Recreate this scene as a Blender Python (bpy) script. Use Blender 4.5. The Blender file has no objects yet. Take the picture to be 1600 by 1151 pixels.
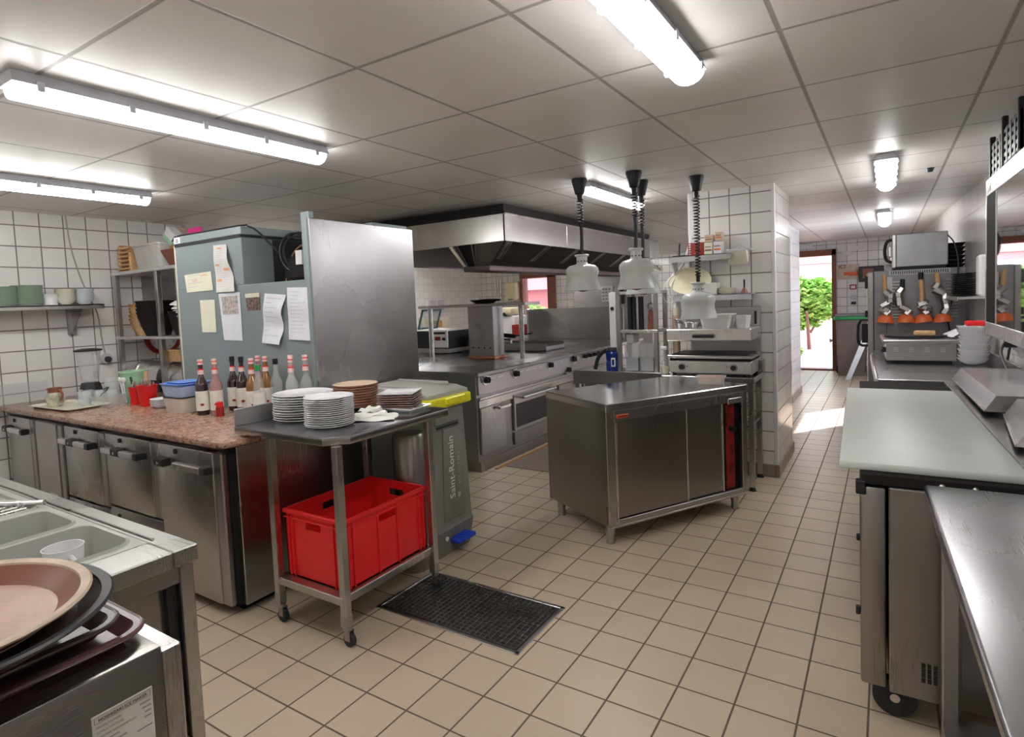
import bpy, bmesh, math, random
from mathutils import Matrix, Vector
random.seed(7)
PI = math.pi
S = 0.895                                   # survey units -> metres
col = bpy.context.scene.collection
T4 = Matrix.Translation
def RZ(a): return Matrix.Rotation(a, 4, 'Z')
def RX(a): return Matrix.Rotation(a, 4, 'X')
def RY(a): return Matrix.Rotation(a, 4, 'Y')

# ------------------------------------------------------------------ materials
def new_mat(name):
    m = bpy.data.materials.new(name); m.use_nodes = True
    nt = m.node_tree; b = nt.nodes['Principled BSDF']
    return m, nt, b
def N(nt, t, **k):
    n = nt.nodes.new(t)
    for a, v in k.items():
        if a in n.inputs.keys() if isinstance(a, str) else False: n.inputs[a].default_value = v
        else: setattr(n, a, v)
    return n
def setin(n, **k):
    for a, v in k.items(): n.inputs[a.replace('_', ' ')].default_value = v
def ramp(nt, fac, stops):
    r = nt.nodes.new('ShaderNodeValToRGB')
    e = r.color_ramp.elements
    while len(e) > 1: e.remove(e[-1])
    e[0].position, e[0].color = stops[0][0], (*stops[0][1], 1)
    for p, c in stops[1:]:
        x = e.new(p); x.color = (*c, 1)
    nt.links.new(fac, r.inputs[0]); return r.outputs[0]
def coords(nt, scale=(1, 1, 1)):
    tc = nt.nodes.new('ShaderNodeTexCoord'); mp = nt.nodes.new('ShaderNodeMapping')
    mp.inputs['Scale'].default_value = scale
    nt.links.new(tc.outputs['Object'], mp.inputs[0]); return mp.outputs[0]
def noise(nt, vec, scale, detail=4, rough=.5):
    n = nt.nodes.new('ShaderNodeTexNoise'); n.inputs['Scale'].default_value = scale
    n.inputs['Detail'].default_value = detail; n.inputs['Roughness'].default_value = rough
    nt.links.new(vec, n.inputs['Vector']); return n.outputs[0]
def bump(nt, b, h, strength=.2, dist=.01):
    n = nt.nodes.new('ShaderNodeBump'); n.inputs['Strength'].default_value = strength; n.inputs['Distance'].default_value = dist
    nt.links.new(h, n.inputs['Height']); nt.links.new(n.outputs[0], b.inputs['Normal'])
def maprange(nt, v, a, b_, c, d):
    n = nt.nodes.new('ShaderNodeMapRange'); n.inputs[1].default_value = a; n.inputs[2].default_value = b_
    n.inputs[3].default_value = c; n.inputs[4].default_value = d; nt.links.new(v, n.inputs[0]); return n.outputs[0]
def simple(name, c, rough=.5, metal=0, var=.08, vs=12, bmp=0, bs=60, spec=.5, trans=0, ior=1.45, emit=0, coat=0, alpha=1):
    m, nt, b = new_mat(name)
    v = coords(nt); n = noise(nt, v, vs)
    lo = tuple(max(0, x * (1 - var)) for x in c); hi = tuple(min(1, x * (1 + var)) for x in c)
    nt.links.new(ramp(nt, n, [(.3, lo), (.7, hi)]), b.inputs['Base Color'])
    setin(b, Roughness=rough, Metallic=metal, IOR=ior, Alpha=alpha)
    b.inputs['Specular IOR Level'].default_value = spec
    b.inputs['Transmission Weight'].default_value = trans
    b.inputs['Coat Weight'].default_value = coat
    if emit:
        b.inputs['Emission Color'].default_value = (*c, 1); b.inputs['Emission Strength'].default_value = emit
    if bmp: bump(nt, b, noise(nt, v, bs), bmp)
    return m
def steel(name, c=(.56, .55, .54), rough=.3, axis='z', var=.09, smear=.86):
    m, nt, b = new_mat(name)
    sc = {'x': (1.2, 90, 90), 'y': (90, 1.2, 90), 'z': (90, 90, 1.2)}[axis]; f_s = 3.0
    f = noise(nt, coords(nt, sc), 3.0, 3)
    big = noise(nt, coords(nt), 1.8, 2, .4)
    mix = nt.nodes.new('ShaderNodeMix'); mix.data_type = 'FLOAT'; mix.inputs[0].default_value = smear
    nt.links.new(f, mix.inputs[2]); nt.links.new(big, mix.inputs[3])
    lo = tuple(x * (1 - var) for x in c); hi = tuple(min(1, x * (1 + var)) for x in c)
    nt.links.new(ramp(nt, mix.outputs[0], [(.3, lo), (.7, hi)]), b.inputs['Base Color'])
    nt.links.new(maprange(nt, mix.outputs[0], .3, .7, rough * .8, rough * 1.25), b.inputs['Roughness'])
    setin(b, Metallic=1.0)
    return m
def gridmat(name, tile, grout, ax, size, phase, gw, rough=.15, bmp=.5, var=.06, size2=None, dirt=0, grough=.6, blot=None):
    m, nt, b = new_mat(name)
    tc = nt.nodes.new('ShaderNodeTexCoord'); sp = nt.nodes.new('ShaderNodeSeparateXYZ')
    nt.links.new(tc.outputs['Object'], sp.inputs[0])
    dist = []; cells = []
    for i, a in enumerate(ax):
        s = size if i == 0 or size2 is None else size2
        u = nt.nodes.new('ShaderNodeMath'); u.operation = 'SUBTRACT'; u.inputs[1].default_value = phase[i]
        if a == 'S':
            sm = nt.nodes.new('ShaderNodeMath'); sm.operation = 'ADD'; nt.links.new(sp.outputs[0], sm.inputs[0]); nt.links.new(sp.outputs[1], sm.inputs[1]); nt.links.new(sm.outputs[0], u.inputs[0])
        else: nt.links.new(sp.outputs['XYZ'.index(a)], u.inputs[0])
        d = nt.nodes.new('ShaderNodeMath'); d.operation = 'DIVIDE'; d.inputs[1].default_value = s; nt.links.new(u.outputs[0], d.inputs[0])
        fl = nt.nodes.new('ShaderNodeMath'); fl.operation = 'FLOOR'; nt.links.new(d.outputs[0], fl.inputs[0]); cells.append(fl.outputs[0])
        pp = nt.nodes.new('ShaderNodeMath'); pp.operation = 'PINGPONG'; pp.inputs[1].default_value = .5; nt.links.new(d.outputs[0], pp.inputs[0])
        mu = nt.nodes.new('ShaderNodeMath'); mu.operation = 'MULTIPLY'; mu.inputs[1].default_value = s
        nt.links.new(pp.outputs[0], mu.inputs[0]); dist.append(mu.outputs[0])
    mn = nt.nodes.new('ShaderNodeMath'); mn.operation = 'MINIMUM'; nt.links.new(dist[0], mn.inputs[0]); nt.links.new(dist[1], mn.inputs[1])
    mask = maprange(nt, mn.outputs[0], gw * .35, gw * .65, 0, 1)
    cb = nt.nodes.new('ShaderNodeCombineXYZ'); nt.links.new(cells[0], cb.inputs[0]); nt.links.new(cells[1], cb.inputs[1])
    wn = nt.nodes.new('ShaderNodeTexWhiteNoise'); nt.links.new(cb.outputs[0], wn.inputs['Vector'])
    lo = tuple(x * (1 - var) for x in tile); hi = tuple(min(1, x * (1 + var * .6)) for x in tile)
    tcol = ramp(nt, wn.outputs['Value'], [(0, lo), (1, hi)])
    if dirt:
        n = noise(nt, coords(nt), 1.3, 6, .6)
        mx = nt.nodes.new('ShaderNodeMix'); mx.data_type = 'RGBA'; mx.blend_type = 'MULTIPLY'
        mx.inputs[0].default_value = 1
        nt.links.new(tcol, mx.inputs[6]); nt.links.new(ramp(nt, n, [(.3, (1 - dirt,) * 3), (.65, (1, 1, 1))]), mx.inputs[7]); tcol = mx.outputs[2]
    mx = nt.nodes.new('ShaderNodeMix'); mx.data_type = 'RGBA'
    nt.links.new(mask, mx.inputs[0]); mx.inputs[6].default_value = (*grout, 1); nt.links.new(tcol, mx.inputs[7])
    nt.links.new(mx.outputs[2], b.inputs['Base Color'])
    nt.links.new(maprange(nt, mask, 0, 1, grough, rough), b.inputs['Roughness'])
    bump(nt, b, mask, bmp, .003)
    return m
TS = .1675
wall_t = (.80, .775, .765); wall_g = (.20, .18, .17)
M = {}
M['wallx'] = gridmat('wall_tiles_left', wall_t, wall_g, 'YZ', TS, (1.86, 2.346), .009)
M['wally'] = gridmat('wall_tiles_back', wall_t, wall_g, 'XZ', TS, (-1.462, 2.395), .008)
M['wallf'] = gridmat('wall_tiles_far', (.82, .80, .78), (.5, .48, .47), 'YZ', TS, (0, 2.395), .006)
M['wallr'] = gridmat('wall_tiles_right', wall_t, (.35, .33, .33), 'YZ', TS, (0, 2.395), .006, rough=.1)
M['colx'] = gridmat('wall_tiles_column', wall_t, wall_g, 'SZ', TS, (-1.462 + 5.31, 2.395), .009)
M['plinth'] = gridmat('brown_skirting_tiles', (.30, .235, .19), (.16, .13, .11), 'YX', .168, (5.31, -1.462), .006, rough=.3)
M['floor'] = gridmat('floor_tiles', (.60, .49, .365), (.125, .095, .07), 'XY', .21691, (-1.3629, 1.8188), .0075, rough=.33, var=.05, bmp=.35, dirt=.12, grough=.8)
M['ceiling'] = gridmat('ceiling_panels', (.80, .765, .74), (.36, .335, .315), 'XY', .6673, (-2.306, 1.589), .016, rough=.42, var=.045, bmp=.25, dirt=.10, grough=.5)
M['steel'] = steel('brushed_steel', (.48, .465, .455))
M['steelx'] = steel('brushed_steel_across', axis='x')
M['steely'] = steel('brushed_steel_along', axis='y')
M['steel_l'] = steel('pale_steel', (.72, .71, .70), .28)
M['steel_d'] = steel('dull_dark_steel', (.40, .385, .38), .36)
M['steel_cab'] = steel('warm_steel', (.36, .34, .325), .34, smear=.86)
M['steel_top'] = steel('worn_steel_top', (.62, .62, .63), .24, axis='y', smear=.9)
M['steel_table'] = steel('scratched_steel_top', (.43, .425, .44), .26, axis='y', smear=.9, var=.14)
M['galv'] = steel('galvanised_panel', (.29, .345, .35), .5, smear=.8, var=.1)
M['galv'].node_tree.nodes['Principled BSDF'].inputs['Metallic'].default_value = .35
M['hoodst'] = steel('hood_steel', (.62, .60, .57), .25, axis='z', smear=.9)
M['black'] = simple('black_plastic', (.015, .015, .017), .4)
M['blackm'] = simple('matt_black', (.02, .018, .017), .75, spec=.15)
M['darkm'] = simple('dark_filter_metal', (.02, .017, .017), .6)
M['rubber'] = simple('dark_rubber', (.03, .03, .032), .7)
M['red'] = simple('red_plastic', (.78, .018, .02), .35, var=.05)
M['redd'] = simple('red_varnish', (.33, .025, .02), .35)
M['white'] = simple('white_porcelain', (.80, .80, .81), .12, var=.02, coat=.4)
M['whitep'] = simple('white_plastic', (.82, .82, .82), .35, var=.03)
M['paper'] = simple('white_paper', (.78, .80, .84), .8, var=.04)
M['paperc'] = simple('cream_paper', (.80, .78, .62), .8, var=.04)
M['paperp'] = simple('peach_paper', (.80, .78, .76), .8, var=.04)
M['ink'] = simple('grey_ink', (.30, .31, .35), .8)
M['inko'] = simple('orange_ink', (.85, .42, .22), .8)
M['inkb'] = simple('black_ink', (.02, .02, .02), .7)
M['cloth'] = simple('white_cloth', (.80, .78, .74), .9, bmp=.3, bs=200)
M['wood'] = simple('pale_wood', (.66, .40, .19), .5, var=.2, vs=30)
M['wick'] = simple('wicker', (.60, .34, .12), .6, var=.45, vs=60, bmp=.8, bs=120)
M['wickl'] = simple('pale_wicker', (.72, .47, .24), .6, var=.35, vs=70, bmp=.8, bs=120)
M['blue'] = simple('blue_plastic', (.16, .34, .85), .3)
M['bluep'] = simple('blue_pedal_plastic', (.02, .08, .62), .3)
M['dblue'] = simple('dark_blue_plastic', (.01, .03, .22), .25)
M['green'] = simple('green_plastic', (.36, .60, .40), .35)
M['greenp'] = simple('green_glazed_plate', (.46, .58, .47), .25)
M['greenb'] = simple('green_bin_plastic', (.03, .30, .09), .4)
M['cream'] = simple('cream_plastic', (.80, .74, .50), .35)
M['creamp'] = simple('cream_china', (.78, .75, .62), .2)
M['palep'] = simple('pale_blue_china', (.68, .73, .75), .2)
M['yellow'] = simple('yellow_plastic', (.85, .80, .02), .35)
M['bing'] = simple('grey_bin_plastic', (.215, .22, .20), .5, var=.05)
M['binl'] = simple('light_grey_lid', (.45, .455, .42), .4, var=.04)
M['bind'] = simple('brown_grey_bin_plastic', (.20, .16, .15), .5)
M['orange'] = simple('orange_rubber', (.80, .17, .05), .4)
M['terra'] = simple('terracotta_glaze', (.26, .09, .05), .3)
M['terrab'] = simple('tan_plate_rim', (.68, .52, .38), .3)
M['mauve'] = simple('mauve_brown_plate', (.36, .24, .22), .35)
M['tray1'] = simple('worn_copper_brown_tray', (.55, .37, .29), .45, var=.2, vs=6, bmp=.15)
M['tray_w'] = simple('brown_tray_wall', (.27, .12, .085), .35)
M['tray2'] = simple('tan_tray_rim', (.60, .47, .36), .45, var=.15)
M['tray3'] = simple('dark_brown_tray', (.06, .035, .03), .25)
M['tray4'] = simple('maroon_tray', (.14, .07, .07), .22)
M['grey_resin'] = simple('grey_resin_sink', (.44, .45, .41), .28, var=.04, vs=4)
M['board'] = simple('white_cutting_board', (.60, .64, .61), .42, var=.03, vs=5, bmp=.05)
M['lampw'] = simple('pale_lamp_enamel', (.66, .68, .67), .3, var=.02)
M['bakel'] = simple('fixture_grey_plastic', (.52, .53, .57), .5)
M['silver'] = simple('silver_paint', (.50, .51, .54), .3, metal=.6)
M['brown_tile'] = simple('brown_floor_mat', (.27, .2, .17), .5)
M['doorwood'] = simple('brown_door_frame', (.22, .075, .045), .45, var=.15)
M['glass'] = simple('clear_glass', (.80, .86, .88), .04, var=0, alpha=.22, spec=.8)
M['plasticclear'] = simple('translucent_plastic', (.74, .76, .76), .15, var=.02, alpha=.24, spec=.8)
M['syrup'] = simple('dark_syrup', (.022, .008, .012), .06, spec=.8, coat=1)
M['pinksyrup'] = simple('clear_pink_glass', (.62, .30, .28), .05, alpha=.5, spec=.8)
M['amber'] = simple('amber_syrup', (.30, .14, .04), .05, spec=.8, alpha=.85)
M['label'] = simple('cream_label', (.78, .75, .68), .6)
M['pinkcap'] = simple('pink_cap', (.85, .60, .57), .5)
M['mirror'] = simple('dark_door_glass', (.012, .014, .018), .015, var=0, spec=1.0, ior=1.9, coat=1)
M['ovenglass'] = simple('oven_glass', (.05, .05, .06), .1, var=0)
M['tube'] = simple('lit_tube_cover', (1.0, .99, .97), .4, var=0, emit=10.5)
M['sign'] = simple('white_sign', (.75, .72, .74), .5)
M['pink'] = simple('pink_card', (.90, .06, .33), .6)
M['cordc'] = simple('grey_cable', (.38, .36, .34), .6)
M['copper'] = simple('copper_pipe', (.60, .28, .18), .35, metal=.7)
M['stucco'] = simple('white_stucco', (.72, .66, .66), .9, bmp=.2)
M['pave'] = simple('pink_paving', (.40, .24, .25), .9, var=.12, vs=3)
M['roof'] = simple('red_roof_tiles', (.50, .22, .18), .8, var=.3, vs=20)
M['barn'] = simple('red_barn_wall', (.42, .13, .13), .8, var=.15)
M['mat_grey'] = simple('blue_grey_mat', (.16, .20, .28), .85)
M['leaf'] = simple('leaf_green', (.26, .50, .10), .5, var=.5, vs=9)
M['leaf'].node_tree.nodes['Principled BSDF'].inputs['Subsurface Weight'].default_value = .0
M['bark'] = simple('bark', (.16, .10, .07), .9)
M['gran'] = None
def granite():
    m, nt, b = new_mat('speckled_granite')
    v = coords(nt)
    vo = nt.nodes.new('ShaderNodeTexVoronoi'); vo.inputs['Scale'].default_value = 95; nt.links.new(v, vo.inputs['Vector'])
    sp = nt.nodes.new('ShaderNodeSeparateColor'); nt.links.new(vo.outputs['Color'], sp.inputs[0])
    c1 = ramp(nt, sp.outputs[0], [(0, (.13, .075, .055)), (.16, (.36, .19, .13)), (.5, (.46, .27, .19)), (.8, (.50, .34, .25)), (1, (.36, .28, .23))])
    n = noise(nt, v, 22, 6)
    mx = nt.nodes.new('ShaderNodeMix'); mx.data_type = 'RGBA'; mx.blend_type = 'MULTIPLY'; mx.inputs[0].default_value = .8
    nt.links.new(c1, mx.inputs[6]); nt.links.new(ramp(nt, n, [(.35, (.6, .5, .47)), (.6, (1, 1, 1))]), mx.inputs[7])
    nt.links.new(mx.outputs[2], b.inputs['Base Color']); setin(b, Roughness=.16)
    return m
M['gran'] = granite()

# ------------------------------------------------------------------ primitives (each returns a temporary bmesh)
def B(x0, x1, y0, y1, z0, z1, b=0, seg=1, m=None):
    bm = bmesh.new(); bmesh.ops.create_cube(bm, size=1)
    for v in bm.verts:
        v.co = Vector(((x0 + x1) / 2 + v.co.x * (x1 - x0), (y0 + y1) / 2 + v.co.y * (y1 - y0), (z0 + z1) / 2 + v.co.z * (z1 - z0)))
    if b:
        b = min(b, .45 * min(abs(x1 - x0), abs(y1 - y0), abs(z1 - z0)))
        bmesh.ops.bevel(bm, geom=bm.edges[:], offset=b, segments=seg, profile=.5, affect='EDGES')
    if m: bm.transform(m)
    return bm
def XF(m, *bms):
    out = bmesh.new()
    for b in bms:
        b.transform(m); add(out, b)
    return out
def add(dst, src):
    me = bpy.data.meshes.new('t'); src.to_mesh(me); src.free(); dst.from_mesh(me); bpy.data.meshes.remove(me)
def L(prof, cx=0, cy=0, seg=32, sx=1, sy=1, rot=0, fn=None):
    """lathe a (radius, z) profile; closed at radius 0"""
    bm = bmesh.new(); rings = []
    for r, z in prof:
        if r < 1e-6: rings.append([bm.verts.new((cx, cy, z))]); continue
        ring = []
        for i in range(seg):
            a = 2 * PI * i / seg; rr = r * (fn(a, z) if fn else 1)
            x, y = rr * math.cos(a) * sx, rr * math.sin(a) * sy
            ring.append(bm.verts.new((cx + x * math.cos(rot) - y * math.sin(rot), cy + x * math.sin(rot) + y * math.cos(rot), z)))
        rings.append(ring)
    for a, b in zip(rings, rings[1:]):
        for i in range(seg):
            j = (i + 1) % seg
            if len(a) == 1 and len(b) == 1: continue
            if len(a) == 1: bm.faces.new((a[0], b[j], b[i]))
            elif len(b) == 1: bm.faces.new((a[i], a[j], b[0]))
            else: bm.faces.new((a[i], a[j], b[j], b[i]))
    bmesh.ops.recalc_face_normals(bm, faces=bm.faces[:])
    return bm
def CY(cx, cy, z0, z1, r, r2=None, seg=24):
    r2 = r if r2 is None else r2
    return L([(0, z0), (r, z0), (r2, z1), (0, z1)], cx, cy, seg)
def CB(p0, p1, r, r2=None, seg=16):
    """cylinder between two points"""
    p0, p1 = Vector(p0), Vector(p1); d = p1 - p0
    bm = CY(0, 0, 0, d.length, r, r2, seg)
    bm.transform(T4(p0) @ d.to_track_quat('Z', 'Y').to_matrix().to_4x4()); return bm
def TB(pts, r, seg=8, smooth=0, closed=False):
    """tube through points"""
    pts = [Vector(p) for p in pts]
    for _ in range(smooth):
        q = [pts[0]]
        for a, b in zip(pts, pts[1:]): q += [a * .75 + b * .25, a * .25 + b * .75]
        pts = q + [pts[-1]]
    bm = bmesh.new(); rings = []; up = None
    for i, p in enumerate(pts):
        t = (pts[min(i + 1, len(pts) - 1)] - pts[max(i - 1, 0)])
        if closed: t = pts[(i + 1) % len(pts)] - pts[i - 1]
        t.normalize()
        if up is None: up = t.orthogonal().normalized()
        up = (up - t * up.dot(t)); up = up.normalized() if up.length > 1e-6 else t.orthogonal().normalized()
        s = t.cross(up)
        rings.append([bm.verts.new(p + up * math.cos(2 * PI * k / seg) * r + s * math.sin(2 * PI * k / seg) * r) for k in range(seg)])
    rr = list(zip(rings, rings[1:])) + ([(rings[-1], rings[0])] if closed else [])
    for a, b in rr:
        for k in range(seg): bm.faces.new((a[k], a[(k + 1) % seg], b[(k + 1) % seg], b[k]))
    if not closed: bm.faces.new(rings[0][::-1]); bm.faces.new(rings[-1])
    bmesh.ops.recalc_face_normals(bm, faces=bm.faces[:])
    return bm
def PR(poly, z0, z1, b=0, seg=2):
    bm = bmesh.new()
    a = [bm.verts.new((x, y, z0)) for x, y in poly]; c = [bm.verts.new((x, y, z1)) for x, y in poly]
    bm.faces.new(a[::-1]); bm.faces.new(c); n = len(poly)
    for i in range(n): bm.faces.new((a[i], a[(i + 1) % n], c[(i + 1) % n], c[i]))
    bmesh.ops.recalc_face_normals(bm, faces=bm.faces[:])
    if b: bmesh.ops.bevel(bm, geom=[e for e in bm.edges if abs(e.verts[0].co.z - e.verts[1].co.z) < 1e-6], offset=b, segments=seg, profile=.5, affect='EDGES')
    return bm
def PRX(poly, x0, x1, b=0):          # poly in (y, z), extruded along x
    bm = PR(poly, x0, x1, b); bm.transform(Matrix(((0, 0, 1, 0), (1, 0, 0, 0), (0, 1, 0, 0), (0, 0, 0, 1)))); return bm
def PRY(poly, y0, y1, b=0):          # poly in (x, z), extruded along y
    bm = PR(poly, y0, y1, b); bm.transform(Matrix(((1, 0, 0, 0), (0, 0, 1, 0), (0, 1, 0, 0), (0, 0, 0, 1))))
    bmesh.ops.recalc_face_normals(bm, faces=bm.faces[:]); return bm
def rr(x0, x1, y0, y1, r, n=5):
    o = []
    for cx, cy, a in ((x1 - r, y0 + r, -PI / 2), (x1 - r, y1 - r, 0), (x0 + r, y1 - r, PI / 2), (x0 + r, y0 + r, PI)):
        o += [(cx + r * math.cos(a + i * PI / 2 / n), cy + r * math.sin(a + i * PI / 2 / n)) for i in range(n + 1)]
    return o
def LOFT(loops, cap0=True, cap1=True):
    """loops: lists of (x,y,z) with equal counts"""
    bm = bmesh.new(); R = [[bm.verts.new(p) for p in l] for l in loops]; n = len(loops[0])
    for a, b in zip(R, R[1:]):
        for i in range(n): bm.faces.new((a[i], a[(i + 1) % n], b[(i + 1) % n], b[i]))
    if cap0: bm.faces.new(R[0][::-1])
    if cap1: bm.faces.new(R[-1])
    bmesh.ops.recalc_face_normals(bm, faces=bm.faces[:]); return bm
def TRAY(w, d, h, r, t=.004, flare=.02, z=0, n=6, lip=.012):
    """shallow open rounded-rectangle dish, with a turned-out lip"""
    def lp(g, zz): return [(x, y, z + zz) for x, y in rr(-w / 2 + g, w / 2 - g, -d / 2 + g, d / 2 - g, max(.004, r - g), n)]
    return LOFT([lp(flare + lip, 0), lp(lip, h), lp(0, h), lp(0, h + t), lp(lip + t, h + t), lp(flare + lip + t, t)])
def BOXT(w, d, h, r, t=.006, fl=.02):
    return LOFT([[(x, y, z) for x, y in rr(-w - g, w + g, -d - g, d + g, r)] for g, z in ((-fl, 0), (0, h * .93), (.008, h * .93), (.008, h), (-t, h), (-fl - t, t))])
def SPH(c, r, sx=1, sy=1, sz=1, sub=2):
    bm = bmesh.new(); bmesh.ops.create_icosphere(bm, subdivisions=sub, radius=r)
    bm.transform(T4(Vector(c)) @ Matrix.Diagonal((sx, sy, sz, 1))); return bm
def TXT(s, size, m, ext=.001, align='CENTER'):
    cu = bpy.data.curves.new('t', 'FONT'); cu.body = s; cu.size = size; cu.extrude = ext; cu.align_x = align; cu.resolution_u = 2
    ob = bpy.data.objects.new('t', cu); col.objects.link(ob)
    me = bpy.data.meshes.new_from_object(ob.evaluated_get(bpy.context.evaluated_depsgraph_get()))
    bpy.data.objects.remove(ob); bpy.data.curves.remove(cu)
    bm = bmesh.new(); bm.from_mesh(me); bpy.data.meshes.remove(me); bm.transform(m); return bm
# text orientations
FXP = Matrix(((0, 0, 1, 0), (1, 0, 0, 0), (0, 1, 0, 0), (0, 0, 0, 1)))     # reads on a face looking +X
FYN = Matrix(((1, 0, 0, 0), (0, 0, -1, 0), (0, 1, 0, 0), (0, 0, 0, 1)))    # reads on a face looking -Y
def COIL(p0, p1, R, r, turns, seg=5, per=10, f=None):
    pts = []; n = int(turns * per); p0, p1 = Vector(p0), Vector(p1)
    for i in range(n + 1):
        t = i / n; a = 2 * PI * turns * t; k = R if f is None else R * f(t)
        pts.append(p0.lerp(p1, t) + Vector((k * math.cos(a), k * math.sin(a), 0)))
    return TB(pts, r, seg)

# ------------------------------------------------------------------ objects
ROOT = {}
def setp(o, label=None, cat=None, group=None, kind=None):
    if label: o['label'] = label
    if cat: o['category'] = cat
    if group: o['group'] = group
    if kind: o['kind'] = kind
def mesh(name, mat, bms, loc, parent=None):
    bm = bmesh.new()
    for b in bms: add(bm, b)
    if Vector(loc).length > 0: bmesh.ops.translate(bm, vec=-Vector(loc), verts=bm.verts)
    me = bpy.data.meshes.new(name); bm.to_mesh(me); bm.free()
    me.materials.append(mat)
    me.polygons.foreach_set('use_smooth', [True] * len(me.polygons)); me.set_sharp_from_angle(angle=math.radians(35))
    o = bpy.data.objects.new(name, me); col.objects.link(o)
    if parent is not None: o.parent = parent
    return o
def thing(name, label, cat, loc=(0, 0, 0), frame=None, group=None):
    o = bpy.data.objects.new(name, None); col.objects.link(o); o.empty_display_size = .1
    o.matrix_world = (frame or Matrix()) @ T4(Vector(loc)); ROOT[o.name] = Vector(loc)
    o.location, o.rotation_euler = o.matrix_world.to_translation(), o.matrix_world.to_euler()
    setp(o, label, cat, group); return o
def part(parent, name, mat, *bms, label=None, kind=None):
    o = mesh(name, M[mat] if isinstance(mat, str) else mat, bms, ROOT[parent.name], parent)
    ROOT[o.name] = ROOT[parent.name]; setp(o, label, kind=kind); return o
def solo(name, label, cat, mat, *bms, loc=(0, 0, 0), frame=None, group=None, kind=None):
    o = mesh(name, M[mat] if isinstance(mat, str) else mat, bms, loc)
    m = (frame or Matrix()) @ T4(Vector(loc)); o.location, o.rotation_euler = m.to_translation(), m.to_euler()
    ROOT[o.name] = Vector(loc); setp(o, label, cat, group, kind); return o
def parts(parent, name, mat, *bms):
    for b in bms: part(parent, name, mat, b)
def struct(name, mat, *bms):
    o = mesh(name, M[mat] if isinstance(mat, str) else mat, bms, (0, 0, 0)); o['kind'] = 'structure'; ROOT[o.name] = Vector((0, 0, 0)); return o
def dup(root, m, label=None, group=None, cat=None):
    r = root.copy(); col.objects.link(r); r.location = m.to_translation(); r.rotation_euler = m.to_euler()
    if label: r['label'] = label
    if group: r['group'] = group
    for ch in list(root.children):
        c = ch.copy(); col.objects.link(c); c.parent = r
        for g in list(ch.children):
            d = g.copy(); col.objects.link(d); d.parent = c
    return r

CE = 2.455
# ================================================================== THE ROOM
struct('floor', 'floor', B(-9.1, 1.2, -2.5, 12.9, -.12, 0))
struct('ceiling', 'ceiling', B(-9.3, 1.3, -2.6, 12.9, CE, CE + .08))
struct('wall_left', 'wallx', B(-5.97, -5.83, -2.5, 3.2, 0, CE))
struct('wall_return', 'wally', B(-9.1, -5.97, 3.06, 3.2, 0, CE))
struct('wall_far_left', 'wallf', B(-9.25, -9.1, 3.06, 12.9, 0, CE))
D2 = (-7.75, -6.78)
struct('wall_back', 'wally', B(-9.1, D2[0], 12.75, 12.9, 0, CE), B(D2[1], -1.55, 12.75, 12.9, 0, CE), B(-.80, 1.2, 12.75, 12.9, 0, CE),
       B(D2[0], D2[1], 12.75, 12.9, 2.26, CE), B(-1.55, -.80, 12.75, 12.9, 2.30, CE))
struct('wall_front', 'wally', B(-5.97, 1.2, -2.6, -2.5, 0, CE))
RF = RZ(math.radians(2))
wr = struct('wall_right', 'wallr', B(.93, 1.05, -2.6, 8.1, 0, CE), B(.93, 1.05, 10.4, 13.2, 0, CE), B(.93, 1.05, 8.1, 10.4, 0, 1.10), B(.93, 1.05, 8.1, 10.4, 1.85, CE))
wr.rotation_euler.z = math.radians(2)
w1 = struct('unseen_window', 'whitep', B(.95, 1.0, 8.1, 10.4, 1.10, 1.14), B(.95, 1.0, 8.1, 10.4, 1.81, 1.85), B(.95, 1.0, 8.1, 8.14, 1.10, 1.85), B(.95, 1.0, 10.36, 10.4, 1.10, 1.85))  # unseen window added and sized to throw the sun patch on the floor
w1.rotation_euler.z = math.radians(2)
# column and pier
struct('wall_column', 'colx', B(-1.475, -.775, 5.31, 6.23, 0, CE))
struct('trim_1', 'sign', B(-.80, -.772, 5.305, 5.335, .10, CE, .004), B(-1.478, -1.455, 5.305, 5.335, .10, CE, .004))
struct('wall_pier', 'colx', B(-2.2, -1.11, 8.90, 9.95, 0, CE))
struct('baseboard_column', 'plinth', B(-1.49, -.760, 5.296, 6.245, 0, .105, .004))
struct('baseboard_pier', 'plinth', B(-2.215, -1.095, 8.885, 9.965, 0, .105, .004))
struct('baseboard_back', 'plinth', B(-.80, .6, 12.735, 12.75, 0, .105, .003))
# back door opening
dr = struct('door_1', 'doorwood', B(-1.56, -1.50, 12.68, 12.92, 0, 2.30, .006), B(-.87, -.80, 12.66, 12.92, 0, 2.30, .006), B(-1.56, -.80, 12.66, 12.92, 2.19, 2.30, .006),
       B(-1.50, -.87, 12.7, 12.92, 0, .03, .004))
part(dr, 'door_handle', 'steel_l', CB((-.90, 12.62, .55), (-.90, 12.62, .62), .014), B(-.91, -.87, 12.615, 12.70, .56, .60, .004))
d2 = struct('door_2', 'doorwood', B(D2[0], D2[0] + .07, 12.66, 12.92, 0, 2.26), B(D2[1] - .19, D2[1], 12.64, 12.92, 0, 2.26, .01), B(D2[0], D2[1], 12.64, 12.92, 2.13, 2.26, .006),
       B(D2[0], D2[1], 12.7, 12.9, 0, 1.05))
part(d2, 'pane', 'glass', B(D2[0] + .07, D2[1] - .19, 12.8, 12.806, 1.05, 2.13))
# ceiling sprinkler head
solo('smoke_detector', 'small dark round detector on the white ceiling panels', 'detector', 'black', CY(.28, 5.6, CE - .03, CE + .001, .018, .03), loc=(.28, 5.6, CE))

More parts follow.
